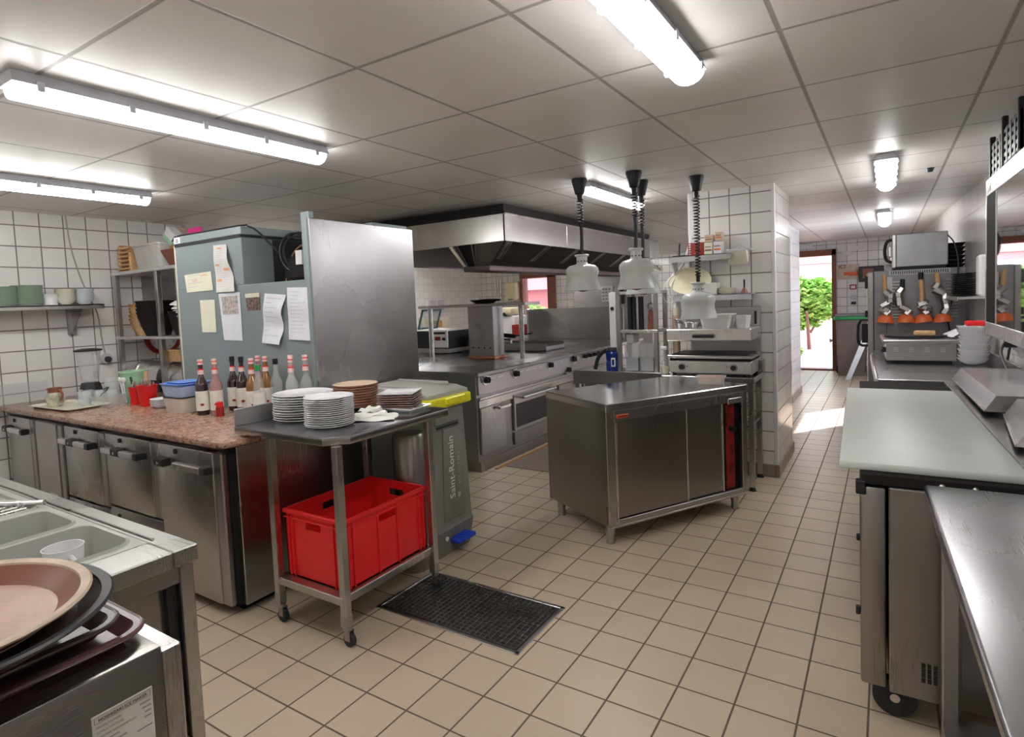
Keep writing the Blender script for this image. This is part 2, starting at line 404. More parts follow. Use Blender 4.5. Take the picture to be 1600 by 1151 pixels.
# ------------------------------------------------------------------ outside
struct('ground_outside', 'pave', B(-30, 25, 12.9, 50, -.2, -.04))
solo('door_mat', 'blue grey mat lying just outside the open back door', 'mat', 'mat_grey', B(-1.62, -.85, 12.95, 14.6, -.035, .0, .008), loc=(-1.2, 13, -.035))
gh = thing('house', 'white house with windows and red tiled roof beyond the back door', 'house', (-1.5, 24, -.04))
part(gh, 'wall', 'stucco', B(-7, 5, 24, 28, -.04, 2.6))
part(gh, 'roof', 'roof', PRX([(23.3, 2.45), (28.6, 2.45), (26, 4.2)], -7.5, 5.5))
for i, x in enumerate((-4.6, -3.5, -2.4, -1.3, -.2)):
    w = part(gh, 'window', 'whitep', B(x, x + .7, 23.95, 24.02, 1.5, 2.25, .01))
    part(w, 'pane', 'palep', B(x + .06, x + .64, 23.93, 23.96, 1.56, 2.19))
gw = solo('garden_wall', 'low pink wall standing behind the green shrub', 'wall', 'stucco', B(-6, 3, 19.0, 19.2, -.04, .9), loc=(-1.5, 19.1, -.04))
def leaves(cx, cy, cz, rx, ry, rz, n, s, seed):
    rnd = random.Random(seed); bm = bmesh.new()
    for _ in range(n):
        while True:
            p = Vector((rnd.uniform(-1, 1), rnd.uniform(-1, 1), rnd.uniform(-1, 1)))
            if .35 < p.length < 1: break
        p = Vector((cx + p.x * rx, cy + p.y * ry, cz + p.z * rz)); k = s * rnd.uniform(.6, 1.4)
        m = T4(p) @ RZ(rnd.uniform(0, 2 * PI)) @ RX(rnd.uniform(-1.1, 1.1)) @ RY(rnd.uniform(-.7, .7))
        v = [bm.verts.new(m @ Vector(q)) for q in ((-k, 0, 0), (-.3 * k, -.55 * k, .1 * k), (k, 0, 0), (-.3 * k, .55 * k, .1 * k))]
        mid = bm.verts.new(m @ Vector((0, 0, -.12 * k)))
        for i in range(4): bm.faces.new((v[i], v[(i + 1) % 4], mid))
    return bm
sh = thing('shrub', 'bushy green shrub filling the open back doorway', 'shrub', (-1.75, 17.6, -.04))
part(sh, 'stem', 'bark', CB((-1.75, 17.6, -.04), (-1.7, 16.6, 1.0), .05, .03), CB((-1.72, 17.6, .4), (-1.3, 17.5, 1.2), .03, .015), CB((-1.72, 17.6, .4), (-2.1, 17.7, 1.2), .03, .015))
part(sh, 'foliage', 'leaf', leaves(-1.95, 17.6, 1.20, .85, .5, .72, 2000, .10, 3), leaves(-1.40, 17.5, 1.30, .50, .4, .55, 900, .10, 4), kind='stuff')
solo('planter_shrub', 'small low green plant at the foot of the doorway', 'plant', 'leaf', leaves(-1.75, 14.9, .12, .16, .14, .14, 160, .05, 9), loc=(-1.75, 14.9, -.04))
solo('barn', 'red walled barn seen through the brown framed side door', 'barn', 'barn', B(-16, -9.0, 21, 26, -.04, 2.0), PRX([(20.6, 2.0), (26.5, 2.0), (23.5, 3.4)], -16.4, -8.7), loc=(-12, 21, -.04))
solo('garden_bush', 'green bush outside the brown framed side door', 'bush', 'leaf', leaves(-9.2, 15.6, .75, .8, .6, .8, 900, .09, 12), loc=(-9.2, 15.6, -.04))
solo('leaning_board', 'thin grey board leaning beside the open back door', 'board', 'steel_l', CB((-1.42, 12.55, .02), (-1.55, 12.64, 1.1), .02), loc=(-1.42, 12.55, 0))

# ------------------------------------------------------------------ ceiling tube lights
def tube_light(label, x, y0, y1):
    z = CE; t = thing('ceiling_light', label, 'ceiling light', (x, (y0 + y1) / 2, z), group='tube lights on the ceiling')
    w = .065
    part(t, 'housing', 'bakel', PRY([(x - w, z - .045), (x - w * .75, z - .001), (x + w * .75, z - .001), (x + w, z - .045)], y0, y1, .004))
    prof = [(x + w * .93 * math.cos(a), z - .045 - .048 * math.sin(a)) for a in [PI * k / 10 for k in range(11)]]
    part(t, 'diffuser', 'tube', PRY(prof, y0 + .012, y1 - .012, .006))
    for k in range(5):
        yy = y0 + (y1 - y0) * (.06 + .22 * k)
        for s in (-1, 1): part(t, 'clip', 'bakel', B(x + s * w - .006, x + s * w + .006, yy - .012, yy + .012, z - .065, z - .03, .002))
tube_light('ceiling tube light above the sink, longest in view', -2.60, .84, 2.22)
tube_light('ceiling tube light nearest the left tiled wall', -4.42, .86, 2.20)
tube_light('ceiling tube light at the top centre of the photo', -.63, .95, 2.33)
tube_light('ceiling tube light behind the hanging heat lamps', -1.925, 4.12, 5.30)
tube_light('ceiling tube light over the aisle, first before the back door', .0, 4.72, 5.95)
tube_light('small distant ceiling tube light closest to the back door', -.02, 8.1, 9.5)
tube_light('added ceiling tube light over the near steel table, behind the viewer', -.65, -1.6, -.3)  # this and the next are unseen, added for more bounce light
tube_light('added ceiling tube light behind the viewer near the left wall', -3.6, -1.6, -.3)
tube_light('added unseen tube light in the far range room', -5.8, 8.6, 10.0)  # these last tubes are unseen, added to brighten the far room
tube_light('added unseen tube light beyond the hood, nearer the cold cabinet', -7.3, 4.6, 6.0)
tube_light('added unseen tube light over the far side of the range', -6.7, 6.5, 7.9)
tube_light('added unseen tube light by the far left wall', -8.0, 8.4, 9.8)
tube_light('added unseen tube light over the far end of the range', -4.6, 10.8, 12.0)

# ------------------------------------------------------------------ LEFT WALL: shelf, crockery, wires
sh = thing('wall_shelf', 'steel wall shelf carrying stacked crockery on the left wall', 'shelf', (-5.83, 1.2, 1.70))
part(sh, 'shelf_board', 'steely', B(-5.828, -5.55, -.4, 2.34, 1.688, 1.70), B(-5.562, -5.55, -.4, 2.34, 1.66, 1.70, .003), B(-5.828, -5.55, 2.33, 2.34, 1.665, 1.70))
for y in (2.19, .4): part(sh, 'bracket', 'steel_d', PRY([(-5.828, 1.688), (-5.57, 1.688), (-5.828, 1.45)], y, y + .006), B(-5.828, -5.80, y - .03, y + .03, 1.45, 1.688))
def stack(proto, n, dz, m0, label, group, jit=.002, top=None, bot=None, seed=1):
    rnd = random.Random(seed); z = 0
    for i in range(n):
        m = m0 @ T4(Vector((rnd.uniform(-jit, jit), rnd.uniform(-jit, jit), i * dz))) @ RZ(rnd.uniform(-.05, .05))
        lb = top if (top and i == n - 1) else bot if (bot and i == 0) else label
        if i == 0:
            proto.location = m.to_translation(); proto.rotation_euler = m.to_euler(); proto['label'] = lb; proto['group'] = group
        else: dup(proto, m, lb, group)
def plate_bm(r, h=.018, sx=1, sy=1, seg=40):
    return L([(0, 0), (r * .58, 0), (r * .62, .003), (r * .985, h + .001), (r, h + .0025), (r * .985, h + .004), (r * .64, .007), (0, .006)], seg=seg, sx=sx, sy=sy)
def bowl_bm(r, h, seg=28, t=.004, foot=.4):
    return L([(0, 0), (r * foot, 0), (r * .8, h * .45), (r, h), (r * 1.02, h + .002), (r * .96, h), (r * .76, h * .48), (r * .36, t), (0, t)], seg=seg)
for i, (y, mt, nm, ct, r, h, n, dz, cn) in enumerate((
        (1.70, 'greenp', 'side_plate', 'plate', .105, .02, 13, .0105, 'pale green plate in the stack at the left end of the wall shelf'),
        (1.86, 'greenp', 'side_plate', 'plate', .105, .02, 14, .0105, 'sage green plate in the taller second stack on the wall shelf'),
        (2.005, 'white', 'ramekin', 'bowl', .062, .075, 2, .012, 'plain white ramekin on the wall shelf beside the green plates'),
        (2.115, 'creamp', 'cream_bowl', 'bowl', .072, .05, 6, .0155, 'cream bowl in the stack in the middle of the wall shelf'),
        (2.25, 'palep', 'blue_bowl', 'bowl', .072, .05, 6, .0155, 'pale blue bowl in the stack above the wall shelf bracket'))):
    p = solo(nm, cn, ct, mt, plate_bm(r) if ct == 'plate' else bowl_bm(r, h, foot=.8 if nm == 'ramekin' else .4))
    stack(p, n, dz, T4(Vector((-5.69, y, 1.70))), cn, cn.split(' in the ')[0].split(' on the ')[0] + 's on the wall shelf', seed=i,
          top='topmost ' + cn if n > 2 else None)
solo('wall_cable', 'grey cable running down the left wall from the ceiling', 'cable', 'cordc', TB([(-5.822, 2.215, CE), (-5.822, 2.23, 2.2), (-5.822, 2.27, 2.0), (-5.822, 2.31, 1.85), (-5.822, 2.36, 1.72), (-5.822, 2.40, 1.62), (-5.822, 2.41, 1.4), (-5.822, 2.43, 1.25)], .006, smooth=2), loc=(-5.82, 2.3, 1.25))
ws = thing('wall_socket', 'round grey wall socket above the blender', 'socket', (-5.83, 2.43, 1.22))
part(ws, 'socket_face', 'bakel', CB((-5.829, 2.43, 1.22), (-5.79, 2.43, 1.22), .045))
part(ws, 'plug', 'rubber', CB((-5.79, 2.43, 1.215), (-5.765, 2.43, 1.215), .025))
solo('acrylic_sheet', 'clear low splash sheet leaning on the left wall', 'sheet', 'plasticclear', B(-5.82, -5.812, 1.66, 1.98, .931, 1.09, .002), loc=(-5.815, 1.9, .93))

# ------------------------------------------------------------------ granite counter with refrigerated cabinets
gx = []
gpoly = [(-5.825, 1.64), (-2.83, 1.64)] + [(-2.83 + .06 * math.sin(a), 1.70 - .06 * math.cos(a)) for a in [PI / 2 * k / 5 for k in range(1, 6)]] + [(-2.77, 2.38), (-4.57, 2.38), (-4.57, 3.0), (-5.825, 3.0)]
solo('granite_worktop', 'long speckled red granite worktop along the left side', 'worktop', 'gran', PR(gpoly, .897, .93, .007), loc=(-4.3, 1.9, .897))
cb = thing('refrigerated_counter', 'steel refrigerated counter with five doors under the granite worktop', 'refrigerator', (-4.3, 1.9, 0))
part(cb, 'body', 'steel_d', B(-5.80, -2.86, 1.72, 2.36, .09, .875, .004), B(-5.80, -4.60, 2.36, 2.98, .09, .875))
part(cb, 'plinth', 'blackm', B(-5.78, -2.88, 1.76, 2.34, .0, .09), B(-5.79, -2.85, 1.735, 2.35, .875, .897))
part(cb, 'side_panel', 'steel', B(-2.845, -2.825, 1.745, 2.36, .04, .885, .004)); part(cb, 'door_gap', 'blackm', B(-2.862, -2.84, 1.712, 1.75, .05, .88))
def handle(par, x0, x1, lock):
    z = .765; y = 1.64
    part(par, 'handle', 'steel_l', B(x0, x1, y - .012, y + .02, z - .018, z + .018, .005))
    part(par, 'handle_end', 'black', B(x1, x1 + .045, y - .014, y + .055, z - .02, z + .02, .005))
    part(par, 'handle_mount', 'black', B(lock, lock + .1, y - .015, y + .06, z - .02, z + .024, .006))
    part(par, 'lock', 'steel_l', CB((lock + .05, y - .018, z), (lock + .05, y + .0, z), .008))
for (x0, x1, zs, hx0, hx1, lk) in ((-3.475, -2.93, .04, -3.25, -2.985, -3.44), (-4.11, -3.56, .40, -4.08, -3.68, -3.95), (-4.71, -4.20, .37, -4.70, -4.30, -4.57), (-5.72, -5.30, .09, -5.68, -5.36, -5.70)):
    d = part(cb, 'door', 'steel', B(x0, x1, 1.672, 1.712, zs + .01, .862, .010, 2))
    part(cb, 'door_stile', 'steel_d', B(x1 + .004, x1 + .075, 1.676, 1.714, zs + .01, .862, .008))
    handle(d, hx0, hx1, lk)
    part(d, 'badge', 'rubber', CB((x0 + (x1 - x0) * .36, 1.664, .832), (x0 + (x1 - x0) * .36, 1.674, .832), .014))
    if zs > .2:
        dw = part(cb, 'drawer', 'steel', B(x0, x1 + .07, 1.672, 1.712, .07, zs, .010, 2))
        part(dw, 'drawer_grip', 'black', B(x0 + .16, x0 + .30, 1.655, 1.675, zs - .09, zs - .055, .006))
        part(dw, 'badge', 'rubber', CB((x0 + .12, 1.664, zs - .045), (x0 + .12, 1.674, zs - .045), .012))
cp = part(cb, 'compressor_panel', 'steel', B(-5.20, -4.83, 1.674, 1.712, .09, .862, .008))
part(cb, 'door_stile', 'steel_d', B(-4.82, -4.75, 1.676, 1.714, .09, .862, .008))
part(cp, 'rating_plate', 'sign', B(-5.02, -4.90, 1.668, 1.675, .30, .35))
part(cp, 'plate_print', 'inkb', TXT('NOVA', .035, T4(Vector((-4.96, 1.667, .315))) @ FYN, .0005))

# things on the granite
GZ = .9305
t = thing('serving_tray', 'pale yellow plastic tray under the painted jug', 'tray', (-5.12, 1.86, GZ))
part(t, 'tray_body', 'creamp', XF(T4(Vector((-5.12, 1.87, GZ))) @ RZ(.05), TRAY(.62, .30, .014, .04)))
j = thing('jug', 'painted stoneware jug with brown neck on the yellow tray', 'jug', (-5.22, 1.82, GZ + .006))
m0 = T4(Vector((-5.22, 1.82, GZ + .006)))
part(j, 'jug_body', simple('painted_stoneware', (.46, .44, .33), .35, var=.5, vs=22), XF(m0, L([(0, 0), (.042, 0), (.058, .035), (.060, .06), (.050, .09), (.043, .105), (.04, .10), (.04, .02), (0, .01)])))
part(j, 'jug_neck', 'terra', XF(m0, L([(.0435, .100), (.043, .118), (.050, .138), (.046, .138), (.039, .116), (.040, .10), (.0435, .100)])))
part(j, 'handle', 'terra', XF(m0, TB([(.046, .01, .122), (.085, .012, .12), (.10, .012, .09), (.082, .012, .055), (.055, .01, .05)], .008, smooth=2)))
for i, (x, y) in enumerate(((-5.05, 1.93), (-5.10, 1.99), (-4.96, 1.92), (-5.01, 2.02), (-4.90, 1.99), (-4.86, 2.05))):
    g = solo('drinking_glass', 'clear drinking glass standing behind the yellow tray', 'glass', 'glass', L([(0, 0), (.028, 0), (.033, .10), (.031, .10), (.026, .008), (0, .008)], seg=20)) if i == 0 else dup(g0, T4(Vector((x, y, GZ + .008))))
    if i == 0:
        g0 = g; g.location = (x, y, GZ + .008); g['group'] = 'clear drinking glasses by the jug'
bl = thing('blender', 'glass jar blender with black lid against the left wall', 'blender', (-5.40, 2.13, GZ))
m0 = T4(Vector((-5.40, 2.13, GZ)))
part(bl, 'base', 'black', XF(m0, L([(0, 0), (.085, 0), (.085, .05), (.07, .11), (.062, .135), (0, .135)], seg=6)))
part(bl, 'switch_panel', 'steel_l', XF(m0, B(.0, .05, -.09, -.075, .03, .09, .004)))
part(bl, 'jar', 'plasticclear', XF(m0, L([(.05, .137), (.06, .16), (.088, .385), (.084, .385), (.055, .16), (0, .15)], seg=24)))
part(bl, 'lid', 'black', XF(m0, L([(0, .405), (.05, .41), (.098, .40), (.098, .388), (0, .386)], seg=24)))
part(bl, 'handle', 'plasticclear', XF(m0, TB([(.083, 0, .36), (.13, 0, .35), (.125, 0, .24), (.07, 0, .2)], .010, smooth=2)))
solo('glass_jug', 'empty clear glass jug beside the blender', 'jug', 'glass', L([(0, 0), (.05, 0), (.06, .05), (.045, .14), (.05, .17), (.047, .17), (.042, .14), (.056, .05), (.046, .006), (0, .006)], seg=24), TB([(.045, 0, .15), (.09, 0, .14), (.09, 0, .08), (.056, 0, .05)], .006, smooth=1)).location = (-5.22, 2.2, GZ)
pc = thing('plastic_crate', 'low clear plastic box in front of the blender', 'box', (-4.93, 2.02, GZ))
part(pc, 'box_body', 'plasticclear', XF(T4(Vector((-4.93, 2.02, GZ))), TRAY(.36, .20, .075, .03, .003, .012)))
solo('cable_coil', 'black appliance lead lying in the clear plastic box', 'cable', 'black', TB([(-5.06, 2.05, GZ + .09), (-4.96, 2.08, GZ + .13), (-4.87, 2.02, GZ + .11), (-4.93, 1.99, GZ + .07), (-4.98, 2.04, GZ + .02)], .005, smooth=2), loc=(-4.95, 2.02, GZ + .005))
bk = thing('green_bucket', 'tall pale green plastic bucket on the granite worktop', 'bucket', (-4.86, 2.21, GZ))
m0 = T4(Vector((-4.86, 2.21, GZ)))
part(bk, 'bucket_body', 'green', XF(m0, L([(0, 0), (.072, 0), (.092, .225), (.099, .225), (.099, .235), (.088, .235), (.068, .006), (0, .006)])))
for k, (x, t_) in enumerate(((-.02, .035), (.012, -.02), (.03, .0))):
    sp = thing('skimmer_spoon', ['white spoon hanging on the green bucket, leaning right', 'white spoon hanging on the green bucket, leaning left', 'white spoon hanging upright on the green bucket, rightmost'][k], 'spoon', (-4.86, 2.11, GZ + .2), group='white spoons on the green bucket')
    part(sp, 'handle', 'whitep', CB((-4.83 + x + t_, 2.118, GZ + .004), (-4.83 + x, 2.108, GZ + .16), .005, seg=8))
    part(sp, 'bowl', 'whitep', XF(T4(Vector((-4.83 + x * 1.4, 2.108, GZ + .178))), SPH((0, 0, 0), .024, 1, .35, .9)))
for nm, x, y, r, h, lb in (('cutlery_bucket', -4.66, 2.13, .052, .125, 'smaller red bucket of cutlery next to the green bucket'), ('cutlery_bucket', -4.50, 2.13, .066, .145, 'larger red bucket of cutlery nearer the blue lidded box')):
    c = thing(nm, lb, 'cutlery bucket', (x, y, GZ), group='red cutlery buckets')
    m0 = T4(Vector((x, y, GZ)))
    part(c, 'bucket_body', 'red', XF(m0, L([(0, 0), (r * .78, 0), (r, h), (r * 1.04, h + .004), (r * .95, h), (r * .74, .005), (0, .005)])))
    rnd = random.Random(int(h * 1000))
    for k in range(9):
        a = rnd.uniform(0, 2 * PI); q = r * .6 * rnd.uniform(.2, 1)
        p0 = (x + q * .4 * math.cos(a), y + q * .4 * math.sin(a), GZ + .02); p1 = (x + q * 1.3 * math.cos(a), y + q * 1.3 * math.sin(a), GZ + h + rnd.uniform(.015, .045))
        o = solo('cutlery_fork' if k % 2 else 'cutlery_spoon', 'steel %s standing in the %s red bucket' % ('fork' if k % 2 else 'spoon', 'smaller' if x < -4.6 else 'larger'), 'cutlery', 'steel_l',
                 CB(p0, p1, .003, .005, 6), XF(T4(Vector(p1)), SPH((0, 0, 0), .012, 1, .4, 1.2, 1)), loc=p0, group='cutlery standing in the %s red bucket' % ('smaller' if x < -4.6 else 'larger'))
    if x > -4.6:
        solo('pastry_brush', 'wooden handled brush standing in the larger red bucket', 'brush', 'wood', CB((x - .01, y, GZ + .03), (x - .045, y + .02, GZ + .245), .009, .013, 10), loc=(x, y, GZ + .02))
    else:
        solo('whisk_handle', 'dark handled whisk leaning out of the smaller red bucket', 'whisk', 'rubber', CB((x - .01, y, GZ + .03), (x - .075, y, GZ + .20), .007, .009, 8), loc=(x, y, GZ + .02))
p = solo('saucer', 'x', 'saucer', 'white', plate_bm(.075))
stack(p, 5, .011, T4(Vector((-4.31, 2.13, GZ))), 'small white saucer stacked beside the blue lidded box', 'saucers on the granite', top='topmost small white saucer beside the blue lidded box', seed=5)
cn = thing('food_container', 'square food box with blue lid on the granite worktop', 'container', (-3.98, 2.13, GZ))
def cont(z0, z1, g): return LOFT([[(x - 3.98, y + 2.13, z) for x, y in rr(-w, w, -w * .85, w * .85, .03)] for w, z in ((.112 - g, z0), (.128 - g, z1))])
part(cn, 'lower_tub', simple('cream_tub', (.62, .56, .49), .4), cont(GZ, GZ + .098, .004))
part(cn, 'tub_rim', 'black', cont(GZ + .098, GZ + .106, -.004))
part(cn, 'upper_tub', simple('pale_blue_tub', (.45, .55, .78), .35), cont(GZ + .106, GZ + .175, .0))
part(cn, 'lid', 'blue', cont(GZ + .175, GZ + .192, -.012), cont(GZ + .19, GZ + .20, .02))

def bottle(name, label, x, y, glass, fill=None, lbl=True, cap='pinkcap', h=.345, r=.038, band='red', capc=None, shape=0, group='syrup bottles on the granite'):
    t = thing(name, label, 'bottle', (x, y, GZ), None, group); m0 = T4(Vector((x, y, GZ)))
    if shape == 1: pr = [(0, 0), (r, 0), (r, .13), (r * .8, .19), (r * .36, .27), (.013, h - .03), (.013, h), (0, h)]
    else: pr = [(0, 0), (r * .96, 0), (r, .006), (r, .185), (r * .9, .205), (.017, .245), (.014, .27), (.014, h), (0, h)]
    part(t, 'glass_body', glass, XF(m0, L(pr, seg=24)))
    if fill: part(t, 'syrup', fill, XF(m0, L([(0, .004), (r * .9, .004), (r * .9, .17), (0, .17)], seg=20)))
    if lbl:
        part(t, 'label_paper', 'label', XF(m0 @ RZ(-.75), *[L([(r * 1.02, .03), (r * 1.04, .03), (r * 1.04, .155), (r * 1.02, .155), (r * 1.02, .03)], seg=32)]))
        part(t, 'label_fruit', 'redd', XF(m0 @ RZ(-.75), XF(T4(Vector((r * 1.12, .006, .07))), SPH((0, 0, 0), .011, .2, 1.2, .8, 1))))
    if band: part(t, 'neck_band', 'pinkcap', XF(m0, CY(0, 0, h - .085, h - .055, .019, .017, 16))); part(t, 'neck_stripe', 'red', XF(m0, CY(0, 0, h - .057, h - .05, .0185, None, 16)))
    part(t, 'cap', capc or 'pinkcap', XF(m0, CY(0, 0, h - .022, h + .012, .0165, None, 16)))
    if not capc: part(t, 'cap_ring', 'red', XF(m0, CY(0, 0, h - .008, h - .002, .0172, None, 16)))
bottle('syrup_bottle', 'full dark syrup bottle standing alone beside the blue lidded box', -3.70, 2.08, 'syrup')
bottle('syrup_bottle', 'nearly empty clear bottle with a red remainder behind the small red jar', -3.625, 2.13, 'pinksyrup')
bottle('syrup_bottle', 'dark syrup bottle with black neck, left of the black necked pair', -3.655, 2.27, 'syrup', capc='black')
bottle('syrup_bottle', 'dark syrup bottle with black neck, right of the black necked pair', -3.555, 2.27, 'syrup', capc='black')
bottle('syrup_bottle', 'amber syrup bottle with red neck band next to the green capped bottle', -3.34, 2.20, 'amber')
bottle('syrup_bottle', 'pink capped bottle right behind the amber syrup bottle', -3.385, 2.33, 'amber')
bottle('syrup_bottle', 'pink capped bottle between the black neck and the amber syrup', -3.49, 2.35, 'pinksyrup', lbl=False)
bottle('oil_bottle', 'clear tapered bottle with a green cap', -3.23, 2.17, 'plasticclear', lbl=True, shape=1, h=.31, band=None, capc='greenb', group='clear bottles on the granite')
bottle('glass_bottle', 'clear bottle with black and white cap behind the green capped bottle', -3.28, 2.33, 'plasticclear', lbl=False, capc='black', band=None, h=.33, group='clear bottles on the granite')
bottle('glass_bottle', 'empty clear bottle with pink cap, left of the last three', -3.14, 2.34, 'plasticclear', lbl=False, h=.355, group='clear bottles on the granite')
bottle('glass_bottle', 'empty clear bottle with pink cap, middle of the last three', -3.06, 2.28, 'plasticclear', lbl=False, h=.352, group='clear bottles on the granite')
bottle('glass_bottle', 'empty clear bottle with pink cap, rightmost of all the bottles', -3.00, 2.34, 'plasticclear', lbl=False, h=.358, group='clear bottles on the granite')
rj = thing('food_colour_jar', 'small dark red jar with red cap in front of the bottles', 'jar', (-3.53, 2.09, GZ))
part(rj, 'jar_body', 'redd', CY(-3.53, 2.09, GZ, GZ + .06, .024)); part(rj, 'cap', 'red', CY(-3.53, 2.09, GZ + .06, GZ + .09, .021))

# ------------------------------------------------------------------ rack at the end of the granite
rk = thing('steel_rack', 'steel two tier rack standing at the back of the granite worktop', 'rack', (-5.15, 2.7, GZ))
part(rk, 'top_shelf', 'steel_l', B(-5.77, -4.62, 2.50, 2.90, 1.945, 1.975, .004))
part(rk, 'middle_shelf', 'steel_l', B(-5.77, -4.62, 2.50, 2.90, 1.385, 1.41, .004))
for x in (-5.72, -5.02, -4.70):
    for y in (2.52, 2.86):
        part(rk, 'post', 'steel_d', B(x - .022, x + .022, y - .018, y + .018, GZ, 1.385, .003), B(x - .022, x + .022, y - .018, y + .018, 1.41, 1.945, .003))
z = 1.9755
wr_ = thing('wooden_plate_rack', 'slotted wooden rack at the left end of the top shelf', 'rack', (-5.62, 2.72, z))
parts(wr_, 'side_board', 'wood', B(-5.74, -5.715, 2.56, 2.84, z, z + .24, .01), B(-5.56, -5.535, 2.56, 2.84, z, z + .17, .01))
for k in range(6): part(wr_, 'slat', 'wood', B(-5.735, -5.54, 2.55, 2.585, z + .02 + k * .035, z + .035 + k * .035, .004))
pb = thing('storage_box', 'large translucent plastic box on the top shelf of the rack', 'box', (-5.25, 2.7, z))
part(pb, 'box_body', simple('milky_plastic', (.62, .60, .57), .3, alpha=.8), XF(T4(Vector((-5.25, 2.71, z))), BOXT(.215, .16, .21, .03)))
pt = thing('packet', 'open white and green carton packet in the top shelf box', 'packet', (-5.05, 2.66, z + .2))
part(pt, 'carton', 'whitep', B(-.07, .07, -.04, .04, 0, .11, .003, 1, T4(Vector((-5.06, 2.68, z + .215))) @ RY(.6)))
part(pt, 'flap', 'green', B(-.075, .075, -.045, .045, -.002, .04, .003, 1, T4(Vector((-5.06, 2.68, z + .215))) @ RY(.6)))
solo('paper_wrapper', 'crumpled beige paper wrapper behind the carton packet', 'paper', 'tray2', XF(T4(Vector((-5.15, 2.78, z + .275))) @ RY(-.35), B(-.11, .11, -.05, .05, -.05, .05, .02)), loc=(-5.15, 2.78, z + .22))
bb = thing('baking_basket', 'brown wooden punnet of cake papers at the right of the top shelf', 'basket', (-4.80, 2.66, z))
part(bb, 'basket_body', simple('brown_punnet', (.17, .05, .025), .5), XF(T4(Vector((-4.80, 2.66, z))), LOFT([[(x, y, zz) for x, y in rr(-w, w, -w * .75, w * .75, .02)] for w, zz in ((.12, 0), (.175, .13), (.165, .135), (.11, .01))])))
part(bb, 'parcel', simple('brown_parcel', (.36, .15, .07), .5), B(-.12, .12, -.09, .09, 0, .12, .03, 2, T4(Vector((-4.80, 2.67, z + .09))) @ RY(-.35)))
part(bb, 'pink_card', 'pink', B(-4.86, -4.66, 2.71, 2.716, z + .20, z + .31))
# middle shelf
z = 1.4105
def basket(r, h, mt, sx, sy): return L([(0, 0), (r * .62, 0), (r * .85, h * .5), (r, h), (r * 1.03, h), (r * .98, h * .9), (r * .8, h * .45), (r * .58, .012), (0, .012)], seg=28, sx=sx, sy=sy, fn=lambda a, zz: 1 + .03 * math.sin(14 * a))
for k, (x, mt, n, nm, lb, gp) in enumerate(((-5.655, 'wick', 6, 'wicker_basket', 'honey wicker basket in the left stack on the middle shelf', 'honey wicker baskets'), (-5.53, 'wickl', 5, 'wicker_basket', 'paler wicker basket in the slumped middle shelf stack', 'pale wicker baskets'), (-5.30, 'blackm', 5, 'black_basket', 'black basket in the stack right of the wicker baskets', 'black baskets'))):
    b = solo(nm, lb, 'basket', mt, basket(.12 if mt != 'blackm' else .15, .12 if mt != 'blackm' else .17, mt, 1, 1))
    stack(b, n, .032, T4(Vector((x, 2.70 - .035 * k, z))), lb, gp, jit=.006, seed=k, top='topmost ' + lb)
b = solo('black_cone_mould', 'black tin', 'tin', 'blackm', basket(.13, .17, '', 1, 1))
stack(b, 2, .03, T4(Vector((-4.93, 2.68, z))), 'black basket hidden behind the rack post and the towels', 'black baskets by the towels', seed=3)
p = solo('dinner_plate', 'x', 'plate', 'white', plate_bm(.11))
stack(p, 11, .0105, T4(Vector((-4.78, 2.67, z))), 'white plate under the folded towels on the middle shelf', 'plates under the towels', seed=8)
def cloth_bm(w, d, h, n, amp, seed):
    rnd = random.Random(seed); out = bmesh.new()
    for k in range(n):
        bm = bmesh.new(); nx, ny = 14, 8; g = {}
        z0 = k * h; sx = rnd.uniform(-.02, .02)
        for s in (0, 1):
            for i in range(nx + 1):
                for j in range(ny + 1):
                    u, v = i / nx - .5, j / ny - .5
                    e = max(abs(u), abs(v)) * 2; edge = 1 - max(0, e - .85) / .15
                    zz = z0 + amp * math.sin(9 * u + seed + k) * math.cos(7 * v + k * 2) + (h * .9 * (.25 + .75 * edge) if s else 0)
                    g[(s, i, j)] = bm.verts.new((u * w * (1 + .05 * math.sin(8 * v + k)) + sx, v * d * (1 + .06 * math.sin(7 * u + k)), zz))
        for i in range(nx):
            for j in range(ny):
                bm.faces.new((g[1, i, j], g[1, i + 1, j], g[1, i + 1, j + 1], g[1, i, j + 1])); bm.faces.new((g[0, i, j], g[0, i, j + 1], g[0, i + 1, j + 1], g[0, i + 1, j]))
        for i in range(nx):
            bm.faces.new((g[0, i, 0], g[0, i + 1, 0], g[1, i + 1, 0], g[1, i, 0])); bm.faces.new((g[0, i + 1, ny], g[0, i, ny], g[1, i, ny], g[1, i + 1, ny]))
        for j in range(ny):
            bm.faces.new((g[0, 0, j + 1], g[0, 0, j], g[1, 0, j], g[1, 0, j + 1])); bm.faces.new((g[0, nx, j], g[0, nx, j + 1], g[1, nx, j + 1], g[1, nx, j]))
        add(out, bm)
    return out
for k in range(4):
    solo('folded_towel', ['lowest', 'second lowest', 'second highest', 'topmost'][k] + ' folded white towel over the plates on the rack', 'towel', 'cloth', XF(T4(Vector((-4.80 + .01 * (k % 2), 2.685, z + .148 + k * .032))) @ RZ(.05 * k), cloth_bm(.27 - .01 * k, .24, .042, 1, .007, k)), loc=(-4.8, 2.64, z + .145 + k * .032), group='folded white towels on the rack')
